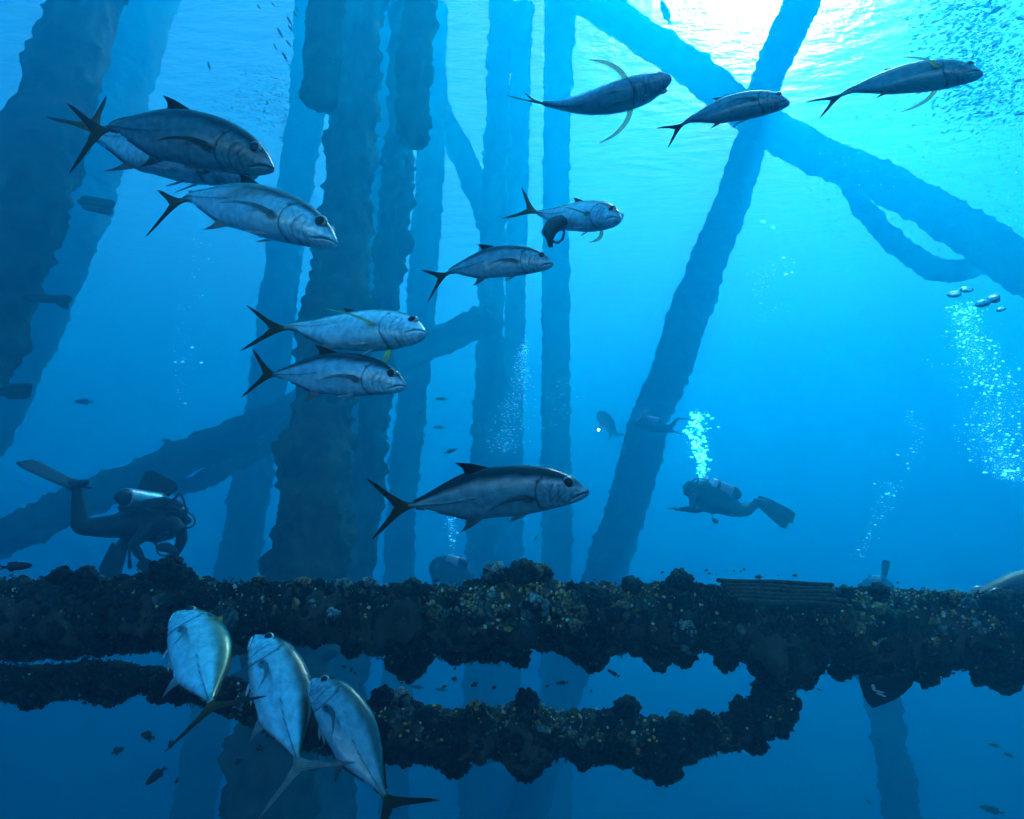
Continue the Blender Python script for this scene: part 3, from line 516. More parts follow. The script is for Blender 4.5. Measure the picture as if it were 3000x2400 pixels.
jack('jack_fish', (1306, 461, 3.0), (1108, 440, 3.5), 'slim jack high in the middle with ragged film beneath it', D(28), -.5, **LT_, wide=1.2, pl=.65, yellow=.9, pec=.6, deep=.8)
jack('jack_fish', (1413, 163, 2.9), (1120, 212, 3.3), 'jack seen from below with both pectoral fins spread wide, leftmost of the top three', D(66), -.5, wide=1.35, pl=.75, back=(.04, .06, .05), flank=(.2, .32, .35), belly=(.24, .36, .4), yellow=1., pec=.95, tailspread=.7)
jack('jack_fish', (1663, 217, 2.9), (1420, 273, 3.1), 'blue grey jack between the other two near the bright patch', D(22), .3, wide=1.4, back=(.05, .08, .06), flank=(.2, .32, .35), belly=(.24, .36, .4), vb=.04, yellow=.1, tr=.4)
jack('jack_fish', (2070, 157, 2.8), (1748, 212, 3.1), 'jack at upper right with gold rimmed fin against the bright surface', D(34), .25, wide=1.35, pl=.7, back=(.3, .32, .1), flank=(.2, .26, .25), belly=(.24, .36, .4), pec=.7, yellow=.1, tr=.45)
BT = dict(deep=1.08, wide=1.35, tailspread=1.15, upimg=(1, .25), group='three jacks climbing below the beam')
jack('jack_fish', (372, 1292, 2.35), (449, 1497, 1.88), 'pale turquoise jack heading upward, leftmost of the climbing three', D(4), .25, back=(.12, .18, .1), flank=(.5, .72, .72), belly=(.6, .82, .86), **BT, yellow=.35)
jack('jack_fish', (535, 1340, 2.2), (635, 1625, 1.78), 'middle jack of the climbing three with a shaded head and big pale tail', D(6), .3, back=(.05, .07, .06), flank=(.45, .62, .64), belly=(.6, .8, .84), **BT, yellow=.1, tailcol=(.4, .46, .42))
jack('jack_fish', (655, 1432, 1.98), (828, 1704, 1.72), 'rightmost climbing jack with big eye and black tail at the bottom edge', D(2), -.1, back=(.06, .09, .08), flank=(.3, .38, .4), belly=(.4, .5, .54), **BT, yellow=.1)
jack('jack_fish', (2020, 1298, 4.8), (2700, 1326, 4.9), 'large shadowy fish cut off by the right edge behind the beam', D(10), 0, back=(.02, .03, .03), flank=(.05, .07, .07), belly=(.08, .1, .1), group=None, skin='small')

# ------------------------------------------------------------------ ragged film under the slim jack
fm = []; cx = [(1183, 452, 3.25), (1162, 457, 3.25), (1149, 468, 3.26), (1143, 482, 3.25), (1141, 490, 3.26), (1150, 504, 3.25), (1155, 521, 3.25), (1164, 521, 3.26), (1163, 508, 3.25), (1172, 492, 3.26), (1186, 477, 3.25), (1200, 468, 3.26)]
V = [A(x, y, d) for x, y, d in cx] + [A(x, y, d + .02) for x, y, d in cx] + [A(1168, 480, 3.2), A(1168, 480, 3.26)]; n_ = len(cx)
F = [(i, (i + 1) % n_, 2 * n_) for i in range(n_)] + [((i + 1) % n_ + n_, i + n_, 2 * n_ + 1) for i in range(n_)] + [(i, (i + 1) % n_, n_ + (i + 1) % n_, n_ + i)[::-1] for i in range(n_)]
o = link('ragged_film', V, F, M['film'], off=tuple(A(1168, 480, 3.2))); tag(o, 'crumpled scrap of dark film drifting beneath the slim jack', 'debris')
MB().tube([A(1186, 478, 3.23), A(1188, 490, 3.23), A(1184, 504, 3.23), A(1174, 512, 3.23), A(1164, 508, 3.23)], .004, 8).build('loose_strand', M['film'], o, off=tuple(A(1168, 480, 3.2)))

# ------------------------------------------------------------------ small fish
def small_fish_mesh(name, hgt, wid, mat, fork=.16, finh=.12):
    mb = MB(); N_ = 14; n = 12; V = []; F = []
    for i in range(N_):
        s = i / (N_ - 1); x = .5 - s * .78; e = math.sin(math.pi * min(1, s * .93 + .03)) ** .75; hh = hgt / 2 * e + .018; ww = wid / 2 * e + .008
        for k in range(n): a = k / n * math.tau; V.append((x, math.cos(a) * ww, math.sin(a) * hh))
    for i in range(N_ - 1):
        for k in range(n): F.append((i * n + k, i * n + (k + 1) % n, (i + 1) * n + (k + 1) % n, (i + 1) * n + k))
    F.append(tuple(range(n))[::-1]); F.append(tuple(range((N_ - 1) * n, N_ * n))); mb.add(V, F)
    def slab(pts):
        m_ = len(pts); V = [(x, .006, z) for x, z in pts] + [(x, -.006, z) for x, z in pts]
        mb.add(V, [tuple(range(m_)), tuple(range(m_, 2 * m_))[::-1]] + [(i, (i + 1) % m_, m_ + (i + 1) % m_, m_ + i)[::-1] for i in range(m_)])
    slab([(-.24, .02), (-.5, fork), (-.40, 0), (-.5, -fork), (-.24, -.02)]); slab([(.2, hgt * .4), (.05, hgt / 2 + finh), (-.2, hgt / 2 + finh * .6), (-.24, hgt * .12)]); slab([(0, -hgt * .4), (-.08, -hgt / 2 - finh), (-.2, -hgt / 2 - finh * .4), (-.23, -hgt * .12)])
    me = bpy.data.meshes.new(name); me.from_pydata([tuple(v) for v in mb.v], [], mb.f); me.polygons.foreach_set('use_smooth', [True] * len(me.polygons)); me.materials.append(mat); return me
DAM = small_fish_mesh('damselfish', .42, .16, M['small']); SLIM = small_fish_mesh('slim_fish', .22, .12, M['small'], .1, .05); BAIT = small_fish_mesh('baitfish', .2, .1, M['bait'], .1, .03)
def place(me, name, x, y, d, px, ang, yaw, label, cat, group):
    """px = length in 2156-view pixels, ang = heading in the picture in degrees"""
    o = bpy.data.objects.new(name, me); C.objects.link(o); s = px * K / 2000 * nd(d) / max(.35, math.cos(yaw))
    h = (CR * math.cos(D(ang)) + CU * math.sin(D(ang))) * math.cos(yaw) + CF * math.sin(yaw); u = CU - h * CU.dot(h)
    if u.length < .1: u = CR - h * CR.dot(h)
    u.normalize(); y_ = u.cross(h); o.matrix_world = Matrix.Translation(A(x, y, d)) @ Matrix((h, y_, u)).transposed().to_4x4() @ Matrix.Scale(s, 4)
    return tag(o, label, cat, group)
GD = 'small reef fish around the beam'
lab_above = 'small dark reef fish hovering over the top of the thick beam'; lab_gap = 'small dark reef fish in the gap between the two beams'; lab_low = 'small dark fish below the beams at lower left'
place(SLIM, 'reef_fish', 32, 1193, 3.4, 66, 4, .1, 'slender dark fish at the left edge just above the beam', 'reef fish', GD)
yf = place(SLIM, 'reef_fish', 465, 1288, 3.3, 52, 92, .2, 'thin reef fish with a bright yellow tail in front of the beam', 'reef fish', GD)
ym = small_fish_mesh('yellow_tail', .2, .12, simple('yellow_tail', (.75, .42, .01), .4), .02, .02)
yt = bpy.data.objects.new('tail', ym); C.objects.link(yt); yt.parent = yf; yt.location = (-.33, 0, 0); yt.scale = (.5, 1.1, .8)
for x, y, p, a in [(1598, 1215, 17, 178), (1318, 1219, 16, 175), (1252, 1221, 8, 170), (1265, 1225, 6, 20), (1395, 1210 - 5, 8, 200), (1560, 1203, 7, 20), (1546, 1202, 6, 160), (1567, 1199, 7, 140), (1487, 1201, 9, 10), (1494, 1208, 7, 170), (1508, 1209, 5, 60), (1530, 1202, 5, 90), (1638, 1212, 5, 30), (1674, 1207 + 5, 11, 175), (858, 1224, 12, 160), (1135, 1224 - 8, 10, 90), (920, 1222, 14, 200), (1046, 1219, 8, 100), (1890, 1227, 8, 10), (1148, 1196, 14, 160)]:
    place(DAM, 'reef_fish', x, y, 3.5, p, a, random.uniform(-.5, .5), lab_above, 'reef fish', GD)
for x, y, p, a in [(1292, 1418, 28, 155), (1184, 1438, 28, 178), (1152, 1445, 10, 30), (1000, 1441, 18, 195), (957, 1430, 14, 150), (1040, 1448, 12, 30), (935, 1446, 12, 10), (748, 1418, 10, 120), (740, 1410, 12, 250), (1245, 1455, 8, 110), (725, 1404, 12, 160), (432, 1392, 12, 170), (958, 1408, 9, 60), (870, 1420, 12, 140), (846, 1468 - 30, 9, 15)]:
    place(SLIM if p > 20 else DAM, 'reef_fish', x, y, 3.75, p, a, random.uniform(-.4, .4), lab_gap, 'reef fish', GD)
for x, y, p, a in [(247, 1581, 26, 20), (312, 1550, 36, 175), (360, 1567, 24, 235), (548, 1576, 24, 200), (478, 1500, 20, 250), (502, 1604, 22, 15), (372, 1645, 14, 80)]:
    place(DAM, 'reef_fish', x, y, 4.6, p, a, .3, lab_low, 'reef fish', GD)
place(SLIM, 'reef_fish', 330, 1632, 4.4, 64, 222, .1, 'longer slim fish nose down at lower left below the beams', 'reef fish', GD)
DL = ['left one of three blurred small fish under the upper left jacks', 'top right one of three blurred small fish under the upper left jacks', 'bottom one of three blurred small fish under the upper left jacks',
      'faint long fish alone in the open blue right of the thick left leg', 'faint fish just above the low brace at left', 'faint fish beside the left edge of the widest dark pile', 'faint fish between the ragged pile and the mottled pile, upper one',
      'faint tilted fish just above the dorsal fin of the largest jack', 'faint fish left of the middle bubbles above the largest jack', 'small nose down fish between the piles right of the largest jack', 'tiny fish on the pale pile above the largest jack',
      'faint fish near the tail of the silvery jack crossing the widest pile', 'faint fish left of the lone pile below the beam', 'faint fish below the beam near the slotted plate', 'upper faint fish at the right edge below the beam',
      'large faint fish in the lower right corner', 'faint fish at the right edge, second one below the beam', 'small fish beside the foot of the lone pile at bottom', 'left one of two faint fish seen through the gap between the beams', 'right one of two faint fish seen through the gap between the beams']
for x, y, p, a, d in [(405, 405, 20, 165, 9), (432, 404, 24, 165, 9), (434, 417, 18, 170, 9), (178, 846, 44, 178, 17), (352, 928, 24, 175, 14), (630, 905, 22, 10, 16), (930, 840, 28, 178, 16), (948, 950, 30, 20, 15), (925, 900, 26, 178, 17), (1128, 1133, 14, 240, 12), (885, 870, 10, 20, 12), (600, 770 + 10, 26, 10, 18), (1850, 1560, 14, 150, 9), (1725, 1452, 12, 160, 9), (2095, 1570, 26, 165, 8), (2090, 1706, 52, 165, 8), (2125, 1590, 24, 160, 9), (1830, 1690, 14, 140, 9), (880, 1447, 30, 175, 11), (930, 1452, 26, 175, 11)]:
    place(SLIM, 'distant_fish', x, y, d, p, a, .1, DL.pop(0), 'fish', 'distant fish silhouettes')
place(BAIT, 'distant_fish', 1402, 28, 22, 60, 108, .1, 'slender pale fish standing on end in the bright patch', 'fish', 'distant fish silhouettes')
# bait fish: 290 individuals (largest), the rest as one object
bait = []
rb = random.Random(3)
for i in range(1500):      # upper right school
    t = rb.random(); x = 2060 + rb.gauss(0, 55) + (60 if rb.random() < .2 else 0) - 40 * (1 - t); y = 250 * t + rb.gauss(0, 25) - 10
    bait.append((x, y, rb.uniform(13, 18), rb.uniform(6, 14), 205 + rb.gauss(0, 12)))
for i in range(500):
    x = rb.uniform(1700, 2160); y = 200 + rb.random() * 330; 
    if y < 620 - .22 * x - 40: continue
    bait.append((x, y, rb.uniform(9, 14), rb.uniform(3.5, 8), 208 + rb.gauss(0, 15)))
for i in range(420):      # upper left school
    bait.append((rb.gauss(570, 62), rb.gauss(215, 38) - .0, rb.uniform(13, 17), rb.uniform(3.5, 8), 150 + rb.gauss(0, 15)))
for q in [(2100, 20, 10, 34, 205), (2150, 40, 10, 26, 170), (2085, 8, 10, 20, 120), (2145, 170, 9, 26, 200), (2150, 240, 9, 24, 190), (2095, 95, 10, 22, 215), (2118, 55, 10, 20, 205), (2130, 100, 10, 18, 210), (2060, 30, 10, 20, 215), (2040, 60, 10, 18, 210),
          (610, 45, 12, 22, 120), (622, 30, 12, 18, 118), (800 * .719, 10, 12, 14, 130), (850 * .719, 60, 12, 20, 122), (590, 70, 12, 24, 118), (870 * .719, 20, 12, 16, 120), (440, 140, 13, 20, 100), (790 * .719 + 40, 92, 12, 20, 125), (545, 15, 12, 16, 130), (600, 120, 12, 22, 118), (580, 100, 12, 16, 115), (650, 75, 12, 14, 110)]: bait.append(q)
bait.sort(key=lambda q: -q[3])
for q in bait[:290]:
    if q[0] > 1500: place(BAIT, 'baitfish', *q[:5], rb.uniform(-.3, .3), 'tiny baitfish in the school under the bright surface at upper right', 'baitfish', 'baitfish school at upper right')
    else: place(BAIT, 'baitfish', *q[:5], rb.uniform(-.3, .3), 'tiny baitfish in the loose school at upper left beside the hanging pipe', 'baitfish', 'baitfish school at upper left')
bv = np.array([v.co[:] for v in BAIT.vertices]); bf = [tuple(p.vertices) for p in BAIT.polygons]; mb = MB()
for x, y, d, px, ang in bait[290:]:
    s = px * K / 2000 * nd(d); h = (CR * math.cos(D(ang)) + CU * math.sin(D(ang))); u = CU - h * CU.dot(h); u = u.normalized() if u.length > .1 else Vector((0, 1, 0)); y_ = u.cross(h)
    mb.add((bv * s) @ np.array([h, y_, u]) + np.array(A(x, y, d)), bf)
o = mb.build('baitfish_shoal', M['bait'], off=tuple(A(2000, 200, 11))); tag(o, 'mass of the tiniest baitfish filling both schools near the surface', 'baitfish', kind='stuff')

# ------------------------------------------------------------------ bubbles
bubs = []; rq = random.Random(11)
def plume(n, path, d, spread, r0, r1, key, pw=3.):
    for i in range(n):
        t = rq.random(); k = t * (len(path) - 1); j = min(int(k), len(path) - 2); f = k - j
        x = path[j][0] * (1 - f) + path[j + 1][0] * f; y = path[j][1] * (1 - f) + path[j + 1][1] * f; w_ = path[j][2] * (1 - f) + path[j + 1][2] * f
        g = rq.gauss(0, .5) * w_; r = r0 + (r1 - r0) * rq.random() ** pw
        bubs.append((x + g, y + rq.gauss(0, 6), d + rq.uniform(-spread, spread), r, key))
plume(520, [(1470, 868, 14), (1470, 890, 26), (1463, 915, 30), (1474, 945, 18), (1478, 970, 12), (1478, 1000, 12)], 10.8, .15, .9, 4.2, 'bubble in the tight column rising from the diver on the right')
plume(1100, [(1104, 720, 5), (1098, 770, 16), (1095, 815, 26), (1080, 870, 38), (1065, 920, 42), (1060, 950, 30)], 13, .3, .6, 2.4, 'bubble in the hazy cloud rising in front of the paired middle piles')
plume(90, [(1185, 790, 20), (1180, 850, 40), (1150, 900, 25)], 13, .3, .6, 2.0, 'bubble in the hazy cloud rising in front of the paired middle piles', 4)
plume(110, [(950, 1098, 10), (957, 1120, 14), (952, 1160, 8)], 11.6, .1, .7, 2.8, 'bubble above the half hidden diver behind the beam')
plume(3600, [(2030, 640, 30), (2040, 700, 40), (2060, 760, 60), (2100, 830, 80), (2090, 900, 80), (2110, 960, 70), (2130, 1010, 30)], 5.5, .5, .5, 2.8, 'glinting bubble in the broad stream at the right edge', 4)
plume(260, [(1910, 870, 10), (1950, 930, 30), (1880, 1010, 34), (1868, 1050, 34), (1850, 1090, 18), (1825, 1140, 22), (1808, 1180, 14)], 10, .3, .7, 2.6, 'bubble in the loose stream above the fin at lower right')
plume(90, [(1660, 545, 30), (1600, 590, 30), (1620, 680, 40)], 12, .4, .6, 2.2, 'bubble in the thin stream right of the slanting strut')
plume(110, [(430, 500, 30), (400, 600, 45), (395, 700, 35), (385, 770, 25), (385, 860, 18)], 9, .4, .6, 2.0, 'bubble in the sparse stream below the silvery jacks at left', 4)
plume(900, [(2030, 20, 60), (2090, 110, 50), (2130, 200, 50)], 12, .6, .5, 2.4, 'bubble scattered in front of the bright brace at right', 3)
plume(120, [(2150, 500, 60), (2130, 300, 60), (1760, 330, 60), (1900, 420, 90)], 8, .6, .6, 2.2, 'bubble scattered in front of the bright brace at right', 4)
for x, y, r in [(1607, 467, 5), (1628, 479, 4), (1650, 543, 3), (1655, 578, 3.6), (1668, 574, 2.6)]: bubs.append((x, y, 6, r, 'bubble in the thin stream right of the slanting strut'))
for x, y, r in [(385, 762, 3.4), (405, 732, 3.4), (424, 764, 3), (390, 850, 2.6), (369, 763, 2.6)]: bubs.append((x, y, 7, r, 'bubble in the sparse stream below the silvery jacks at left'))
for x, y, r in [(1890, 958, 3), (1940, 903, 2.4), (1882, 1044, 3), (1866, 1040, 2.6), (1808, 1158, 2.5), (1830, 1124, 2.5)]: bubs.append((x, y, 8, r, 'bubble in the loose stream above the fin at lower right'))
bubs.sort(key=lambda q: -q[3])
def bubmesh(name, seed, ico, mat='bubble'):
    V = ico[0].copy(); nn = vnoise(V + seed * 3.3, 1.1, (1, .5)); V *= (1 + .22 * nn)[:, None]; V[:, 2] = np.where(V[:, 2] < 0, V[:, 2] * .35, V[:, 2] * .7)
    me = bpy.data.meshes.new(name); me.from_pydata(V.tolist(), [], ico[1].tolist()); me.polygons.foreach_set('use_smooth', [True] * len(me.polygons)); me.materials.append(M[mat]); return me
BM = [bubmesh('bubble', i, ICO) for i in range(5)]; BB = [bubmesh('bubble', i, ICO3, 'big_bubble') for i in range(5)]
for i, (x, y, r) in enumerate([(2009, 622, 13), (2034, 612, 12), (2070, 640, 13), (2092, 631, 13), (2108, 653, 9)]):
    o = bpy.data.objects.new('bubble', BB[i]); C.objects.link(o); o.location = A(x, y, 4.2); s = r * K / 2000 * nd(4.2); o.scale = (s, s, s); o.rotation_euler = (.2, .1 - .3 * (i % 2), i * 1.1)
    tag(o, ['leftmost of the five big flattened bubbles near the right edge', 'big flattened bubble, second from left of the five near the right edge', 'middle of the five big flattened bubbles, lowest of the paired two', 'big dark bottomed bubble touching the middle one of five', 'smallest and rightmost of the five big flattened bubbles'][i], 'bubble', 'big flattened bubbles at right')
for i, (x, y, d, r, key) in enumerate(bubs[:290]):
    o = bpy.data.objects.new('bubble', BM[i % 5]); C.objects.link(o); o.location = A(x, y, d); s = r * K / 2000 * nd(d); o.scale = (s * 1.1, s * 1.1, s); o.rotation_euler = (random.uniform(-.4, .4), random.uniform(-.4, .4), random.uniform(0, 6))
    tag(o, key, 'bubble', 'rising bubbles')
mb = MB(); o8 = [(1, 0, 0), (-1, 0, 0), (0, 1, 0), (0, -1, 0), (0, 0, .6), (0, 0, -.35)]; f8 = [(0, 2, 4), (2, 1, 4), (1, 3, 4), (3, 0, 4), (2, 0, 5), (1, 2, 5), (3, 1, 5), (0, 3, 5)]; o8 = np.array(o8, float)
for x, y, d, r, key in bubs[290:]:
    s = r * K / 2000 * nd(d) * .85; mb.add(o8 * s + np.array(A(x, y, d)), f8)
o = mb.build('tiny_bubbles', M['bubble'], off=tuple(A(1500, 900, 10))); tag(o, 'fine froth of the smallest bubbles in all the rising streams', 'bubbles', kind='stuff')
mb = MB()
for i in range(420):
    d = rq.uniform(1.2, 6); s = rq.uniform(.4, .9) * K / 2000 * nd(d); mb.add(o8 * s + np.array(A(rq.uniform(-20, 2180), rq.uniform(-20, 1740), d)), f8)
o = mb.build('drifting_specks', M['snow'], off=(0, 3, 0)); tag(o, 'tiny pale specks drifting all through the water', 'particles', kind='stuff')

# ------------------------------------------------------------------ divers
def remesh(o, vox):
    r = o.modifiers.new('remesh', 'REMESH'); r.mode = 'VOXEL'; r.voxel_size = vox; r.use_smooth_shade = True
    s = o.modifiers.new('smooth', 'SMOOTH'); s.iterations = 3; s.factor = .5
def hand(mb, wrist, dirn, palmn, size=.19, curl=.5):
    """palm + four fingers + thumb added to the body volume"""
    d = Vector(dirn).normalized(); n = Vector(palmn); n = (n - d * n.dot(d)).normalized(); s = d.cross(n)
    mb.tube([wrist, wrist + d * size * .25, wrist + d * size * .5], [.024, .038, .036], 12, .5, n)
    for i, (o_, l) in enumerate([(-.75, .40), (-.25, .46), (.25, .44), (.75, .34)]):
        p = wrist + d * size * .5 + s * o_ * size * .2; q = p + (d + s * o_ * .25 - n * curl * .4).normalized() * l * size * .55; r = q + (d * .6 - n * curl + s * o_ * .2).normalized() * l * size * .55
        mb.tube([p - d * .02, p, q, r], [.011, .0105, .0095, .008], 8)
    p = wrist + d * size * .18 - s * size * .18; mb.tube([p, p + (d * .6 - s * .8 - n * .2).normalized() * size * .22, p + (d * .9 - s * .5 - n * .4).normalized() * size * .36], [.014, .011, .009], 8)
def blade(a, b, wdir, w0, w1, th, tipcut=0., curve=0.):
    """swim fin blade from foot pocket a to tip b"""
    a = Vector(a); b = Vector(b); ax = (b - a); wd = Vector(wdir); wd = (wd - ax * wd.dot(ax) / ax.length_squared).normalized(); nn = ax.normalized().cross(wd); V = []; F = []; n = 16; m_ = 12
    for i in range(n):
        t = i / (n - 1); w_ = (w0 + (w1 - w0) * min(1, t * 1.3)) * (1 - .25 * max(0, t - .85) / .15); h = th * (1.6 - 1.2 * t)
        c = a + ax * t + nn * curve * math.sin(t * math.pi * .8) * ax.length
        for k in range(m_):
            an = k / m_ * math.tau; cx_, sx = math.cos(an), math.sin(an)
            rib = 1.7 if abs(cx_) > .8 else (.6 if abs(cx_) > .2 else 1.)
            V.append(c + wd * w_ / 2 * cx_ + nn * h * sx * rib + ax.normalized() * (tipcut * abs(cx_) * t))
    for i in range(n - 1):
        for k in range(m_): F.append((i * m_ + k, i * m_ + (k + 1) % m_, (i + 1) * m_ + (k + 1) % m_, (i + 1) * m_ + k))
    F.append(tuple(range(m_))[::-1]); F.append(tuple(range((n - 1) * m_, n * m_))); mb = MB(); mb.add(V, F); return mb
def tank(root, a, b, r, boot=True, bands=(.3,)):
    """cylinder from base a to shoulder b"""
    a = Vector(a); b = Vector(b); ax = (b - a).normalized(); u = ax.orthogonal().normalized(); v = ax.cross(u); prof = [(.0, .0), (.0, .8), (.015, .97), (.03, 1), (.86, 1), (.92, .93), (.97, .7), (1., .35), (1.03, .25), (1.08, .22), (1.08, 0)]; L_ = (b - a).length; n = 32; V = []; F = []
    for t, q in prof:
        for k in range(n): an = k / n * math.tau; V.append(a + ax * t * L_ + (u * math.cos(an) + v * math.sin(an)) * r * max(q, .002))
    for i in range(len(prof) - 1):
        for k in range(n): F.append((i * n + k, i * n + (k + 1) % n, (i + 1) * n + (k + 1) % n, (i + 1) * n + k))
    t_ = link('tank', V, F, M['tank'], root)
    mb = MB(); mb.tube([b + ax * .03, b + ax * .07], .022, 10); mb.tube([b + ax * .055 - u * .05, b + ax * .055 + u * .05], .014, 10); mb.tube([b + ax * .06 - v * .01, b + ax * .06 + v * .06], .026, 12); mb.build('tank_valve', M['chrome'], root)
    if boot: MB().tube([a - ax * .005, a + ax * .05], r * 1.06, 24).build('tank_boot', M['rubber'], root)
    for f in bands: MB().tube([a + ax * (L_ * f - .018), a + ax * (L_ * f + .018)], r * 1.035, 24).build('tank_band', M['bcd'], root)
    return t_
def hz(z): # coordinates of a zoomed crop -> 2156 view
    x0, y0, k = z; return lambda x, y, d: A((x0 + x * k) / K, (y0 + y * k) / K, d)
# --- crouching diver at left
MB.rs = .82
Z = hz((50, 1320, .2551)); dL = 5.25; T = Z(1500, 850, dL)
dv = empty('diver', T, 'diver in black suit at left, one fin raised behind, hands down on the beam', 'diver')
b = MB()
hip, hip2, chest, shR, shL = Z(1290, 850, dL), Z(1310, 900, dL + .12), Z(1600, 860, dL), Z(1790, 830, dL - .1), Z(1720, 850, dL + .18)
b.tube([Z(1240, 830, dL + .05), Z(1330, 840, dL + .05), Z(1450, 850, dL + .05), Z(1600, 850, dL + .05), Z(1740, 820, dL + .05)], [.13, .145, .15, .175, .165], 20)
b.tube([Z(1740, 800, dL + .05), Z(1820, 740, dL + .05)], [.075, .065], 14)
hd = Z(1800, 690, dL + .02); b.ell(hd, (CR * .095, CU * .115, CF * .085), 18, 14); b.ell(hd + CR * .06 - CU * .06, (CR * .06, CU * .06, CF * .06))
b.tube([hip, Z(1050, 875, dL - .02), Z(760, 880, dL - .03), Z(720, 862, dL - .03)], [.125, .105, .078, .076], 18)
b.tube([Z(730, 870, dL - .03), Z(715, 720, dL - .02), Z(700, 560, dL), Z(692, 440, dL)], [.076, .070, .055, .045], 16)
b.tube([hip2, Z(1300, 1000, dL + .3), Z(1265, 1080, dL + .42)], [.115, .09, .07], 18)
b.tube([Z(1265, 1080, dL + .42), Z(1210, 1070, dL + .62), Z(1190, 1090, dL + .75)], [.07, .055, .045], 16)
b.tube([shR, Z(1880, 930, dL - .12), Z(1895, 1010, dL - .12), Z(1860, 1110, dL - .12), Z(1800, 1225, dL - .1)], [.068, .058, .05, .044, .03], 16)
hand(b, Z(1800, 1225, dL - .1), Z(1760, 1310, dL - .1) - Z(1800, 1225, dL - .1), -CF, .17, .5)
b.tube([Z(1500, 900, dL - .16), Z(1420, 1000, dL - .18), Z(1330, 1080, dL - .2), Z(1390, 1170, dL - .18), Z(1430, 1235, dL - .18)], [.066, .058, .048, .042, .03], 16)
hand(b, Z(1430, 1235, dL - .18), Z(1490, 1330, dL - .18) - Z(1430, 1235, dL - .18), CF, .19, .15)
bo = b.build('body', M['suit'], dv); remesh(bo, .009)
bc = MB(); bc.tube([Z(1400, 760, dL + .1), Z(1560, 740, dL + .1), Z(1740, 730, dL + .1)], [.12, .17, .13], 18); bc.tube([Z(1380, 700, dL), Z(1500, 640, dL), Z(1700, 600, dL)], [.05, .07, .06], 14); bo = bc.build('vest', M['bcd'], dv); remesh(bo, .014)
tank(dv, Z(1235, 540, dL - .12), Z(1700, 600, dL + .28), .075, True, (.38, .72))
blade(Z(700, 420, dL), Z(80, 112, dL + .1), CU * .2 + CF * 1., .14, .19, .009, 0, .02).build('swim_fin', M['rubber'], dv)
MB().tube([Z(790, 365, dL), Z(700, 400, dL), Z(640, 370, dL)], [.03, .05, .045], 14).build('foot_pocket', M['rubber'], dv)
MB().tube([Z(740, 415, dL), Z(845, 430, dL - .02)], .012, 8).build('fin_strap', M['rubber'], dv)
blade(Z(1180, 1095, dL + .75), Z(1045, 1450, dL + .8), CR, .15, .2, .009, .01, .0).build('swim_fin', M['rubber'], dv)
blade(Z(1490, 560, dL + .2), Z(1690, 300, dL + .3), CR * .9 - CU * .5, .2, .3, .02, 0, .0).build('vest_wing', M['bcd'], dv)
MB().ell(hd + CR * .085 + CU * .0 - CF * .02, (CR * .03, CU * .045, CF * .075)).build('mask', M['glass'], dv)
MB().ell(hd + CR * .11 - CU * .075, (CR * .03, CU * .035, CF * .035)).build('regulator', M['hose'], dv)
for pts, r in [([(1700, 620), (1800, 560), (1860, 500), (1900, 540), (1930, 640), (1945, 740), (1935, 880), (1915, 930)], .009), ([(1900, 690), (1970, 710), (2030, 770), (2040, 830), (2000, 880), (1900, 890)], .008), ([(1480, 670), (1600, 700), (1760, 705), (1860, 690)], .008), ([(1750, 640), (1830, 660), (1880, 720), (1890, 790)], .009)]:
    MB().tube(catmull([Z(x, y, dL - .22) for x, y in pts], 24).tolist(), r, 8).build('hose', M['hose'], dv)
MB().tube([Z(1195, 665, dL - .1), Z(1240, 690, dL - .1), Z(1370, 685, dL - .05)], [.03, .025, .014], 10).build('gauge_console', M['hose'], dv)
MB().tube([Z(1290, 1120, dL - .1), Z(1288, 1240, dL - .1), Z(1295, 1340, dL - .1)], [.014, .012, .02], 10).build('inflator_hose', M['hose'], dv)
cmr = empty('dive_light', Z(1700, 1120, dL - .2), 'dark hand light hanging by its cord under the left diver', 'dive light')
MB().tube([Z(1655, 1110, dL - .2), Z(1720, 1110, dL - .2), Z(1810, 1160, dL - .2)], [.04, .045, .03], 14).build('housing', M['hose'], cmr)
MB().tube(catmull([Z(x, y, dL - .2) for x, y in [(1690, 985), (1620, 1020), (1600, 1100), (1620, 1180), (1680, 1210), (1760, 1190)]], 20).tolist(), .008, 8).build('cord', M['hose'], cmr)
MB().tube(catmull([Z(x, y, dL - .2) for x, y in [(1580, 1070), (1640, 1030), (1720, 1000), (1740, 960), (1680, 950), (1610, 1010)]], 20).tolist(), .012, 8).build('cord', M['hose'], cmr)
sl = empty('slate', Z(1470, 1320, dL - .16), 'dark writing slate in the lower hand of the left diver', 'slate')
blade(Z(1400, 1270, dL - .16), Z(1530, 1355, dL - .16), CU, .09, .11, .006).build('board', M['plate'], sl)
# --- swimming diver at right
MB.rs = 1.
Z = hz((1950, 1370, .1855)); dR = 11.0
dv = empty('diver', Z(800, 500, dR), 'diver swimming left with silver tank and long fins trailing behind', 'diver')
b = MB()
b.tube([Z(480, 420, dR), Z(620, 480, dR), Z(800, 530, dR), Z(960, 590, dR), Z(1090, 650, dR)], [.15, .2, .2, .17, .145], 20)
b.tube([Z(520, 400, dR), Z(430, 340, dR)], [.08, .075], 14); hd = Z(390, 320, dR)
b.ell(hd, (CR * .105, CU * .12, CF * .09), 18, 14); b.ell(hd - CR * .06 - CU * .07, (CR * .06, CU * .06, CF * .06))
b.tube([Z(1080, 640, dR - .1), Z(1180, 680, dR - .1), Z(1300, 680, dR - .1)], [.14, .105, .085], 18); b.tube([Z(1300, 680, dR - .1), Z(1390, 610, dR - .1), Z(1480, 545, dR - .1)], [.08, .065, .05], 16)
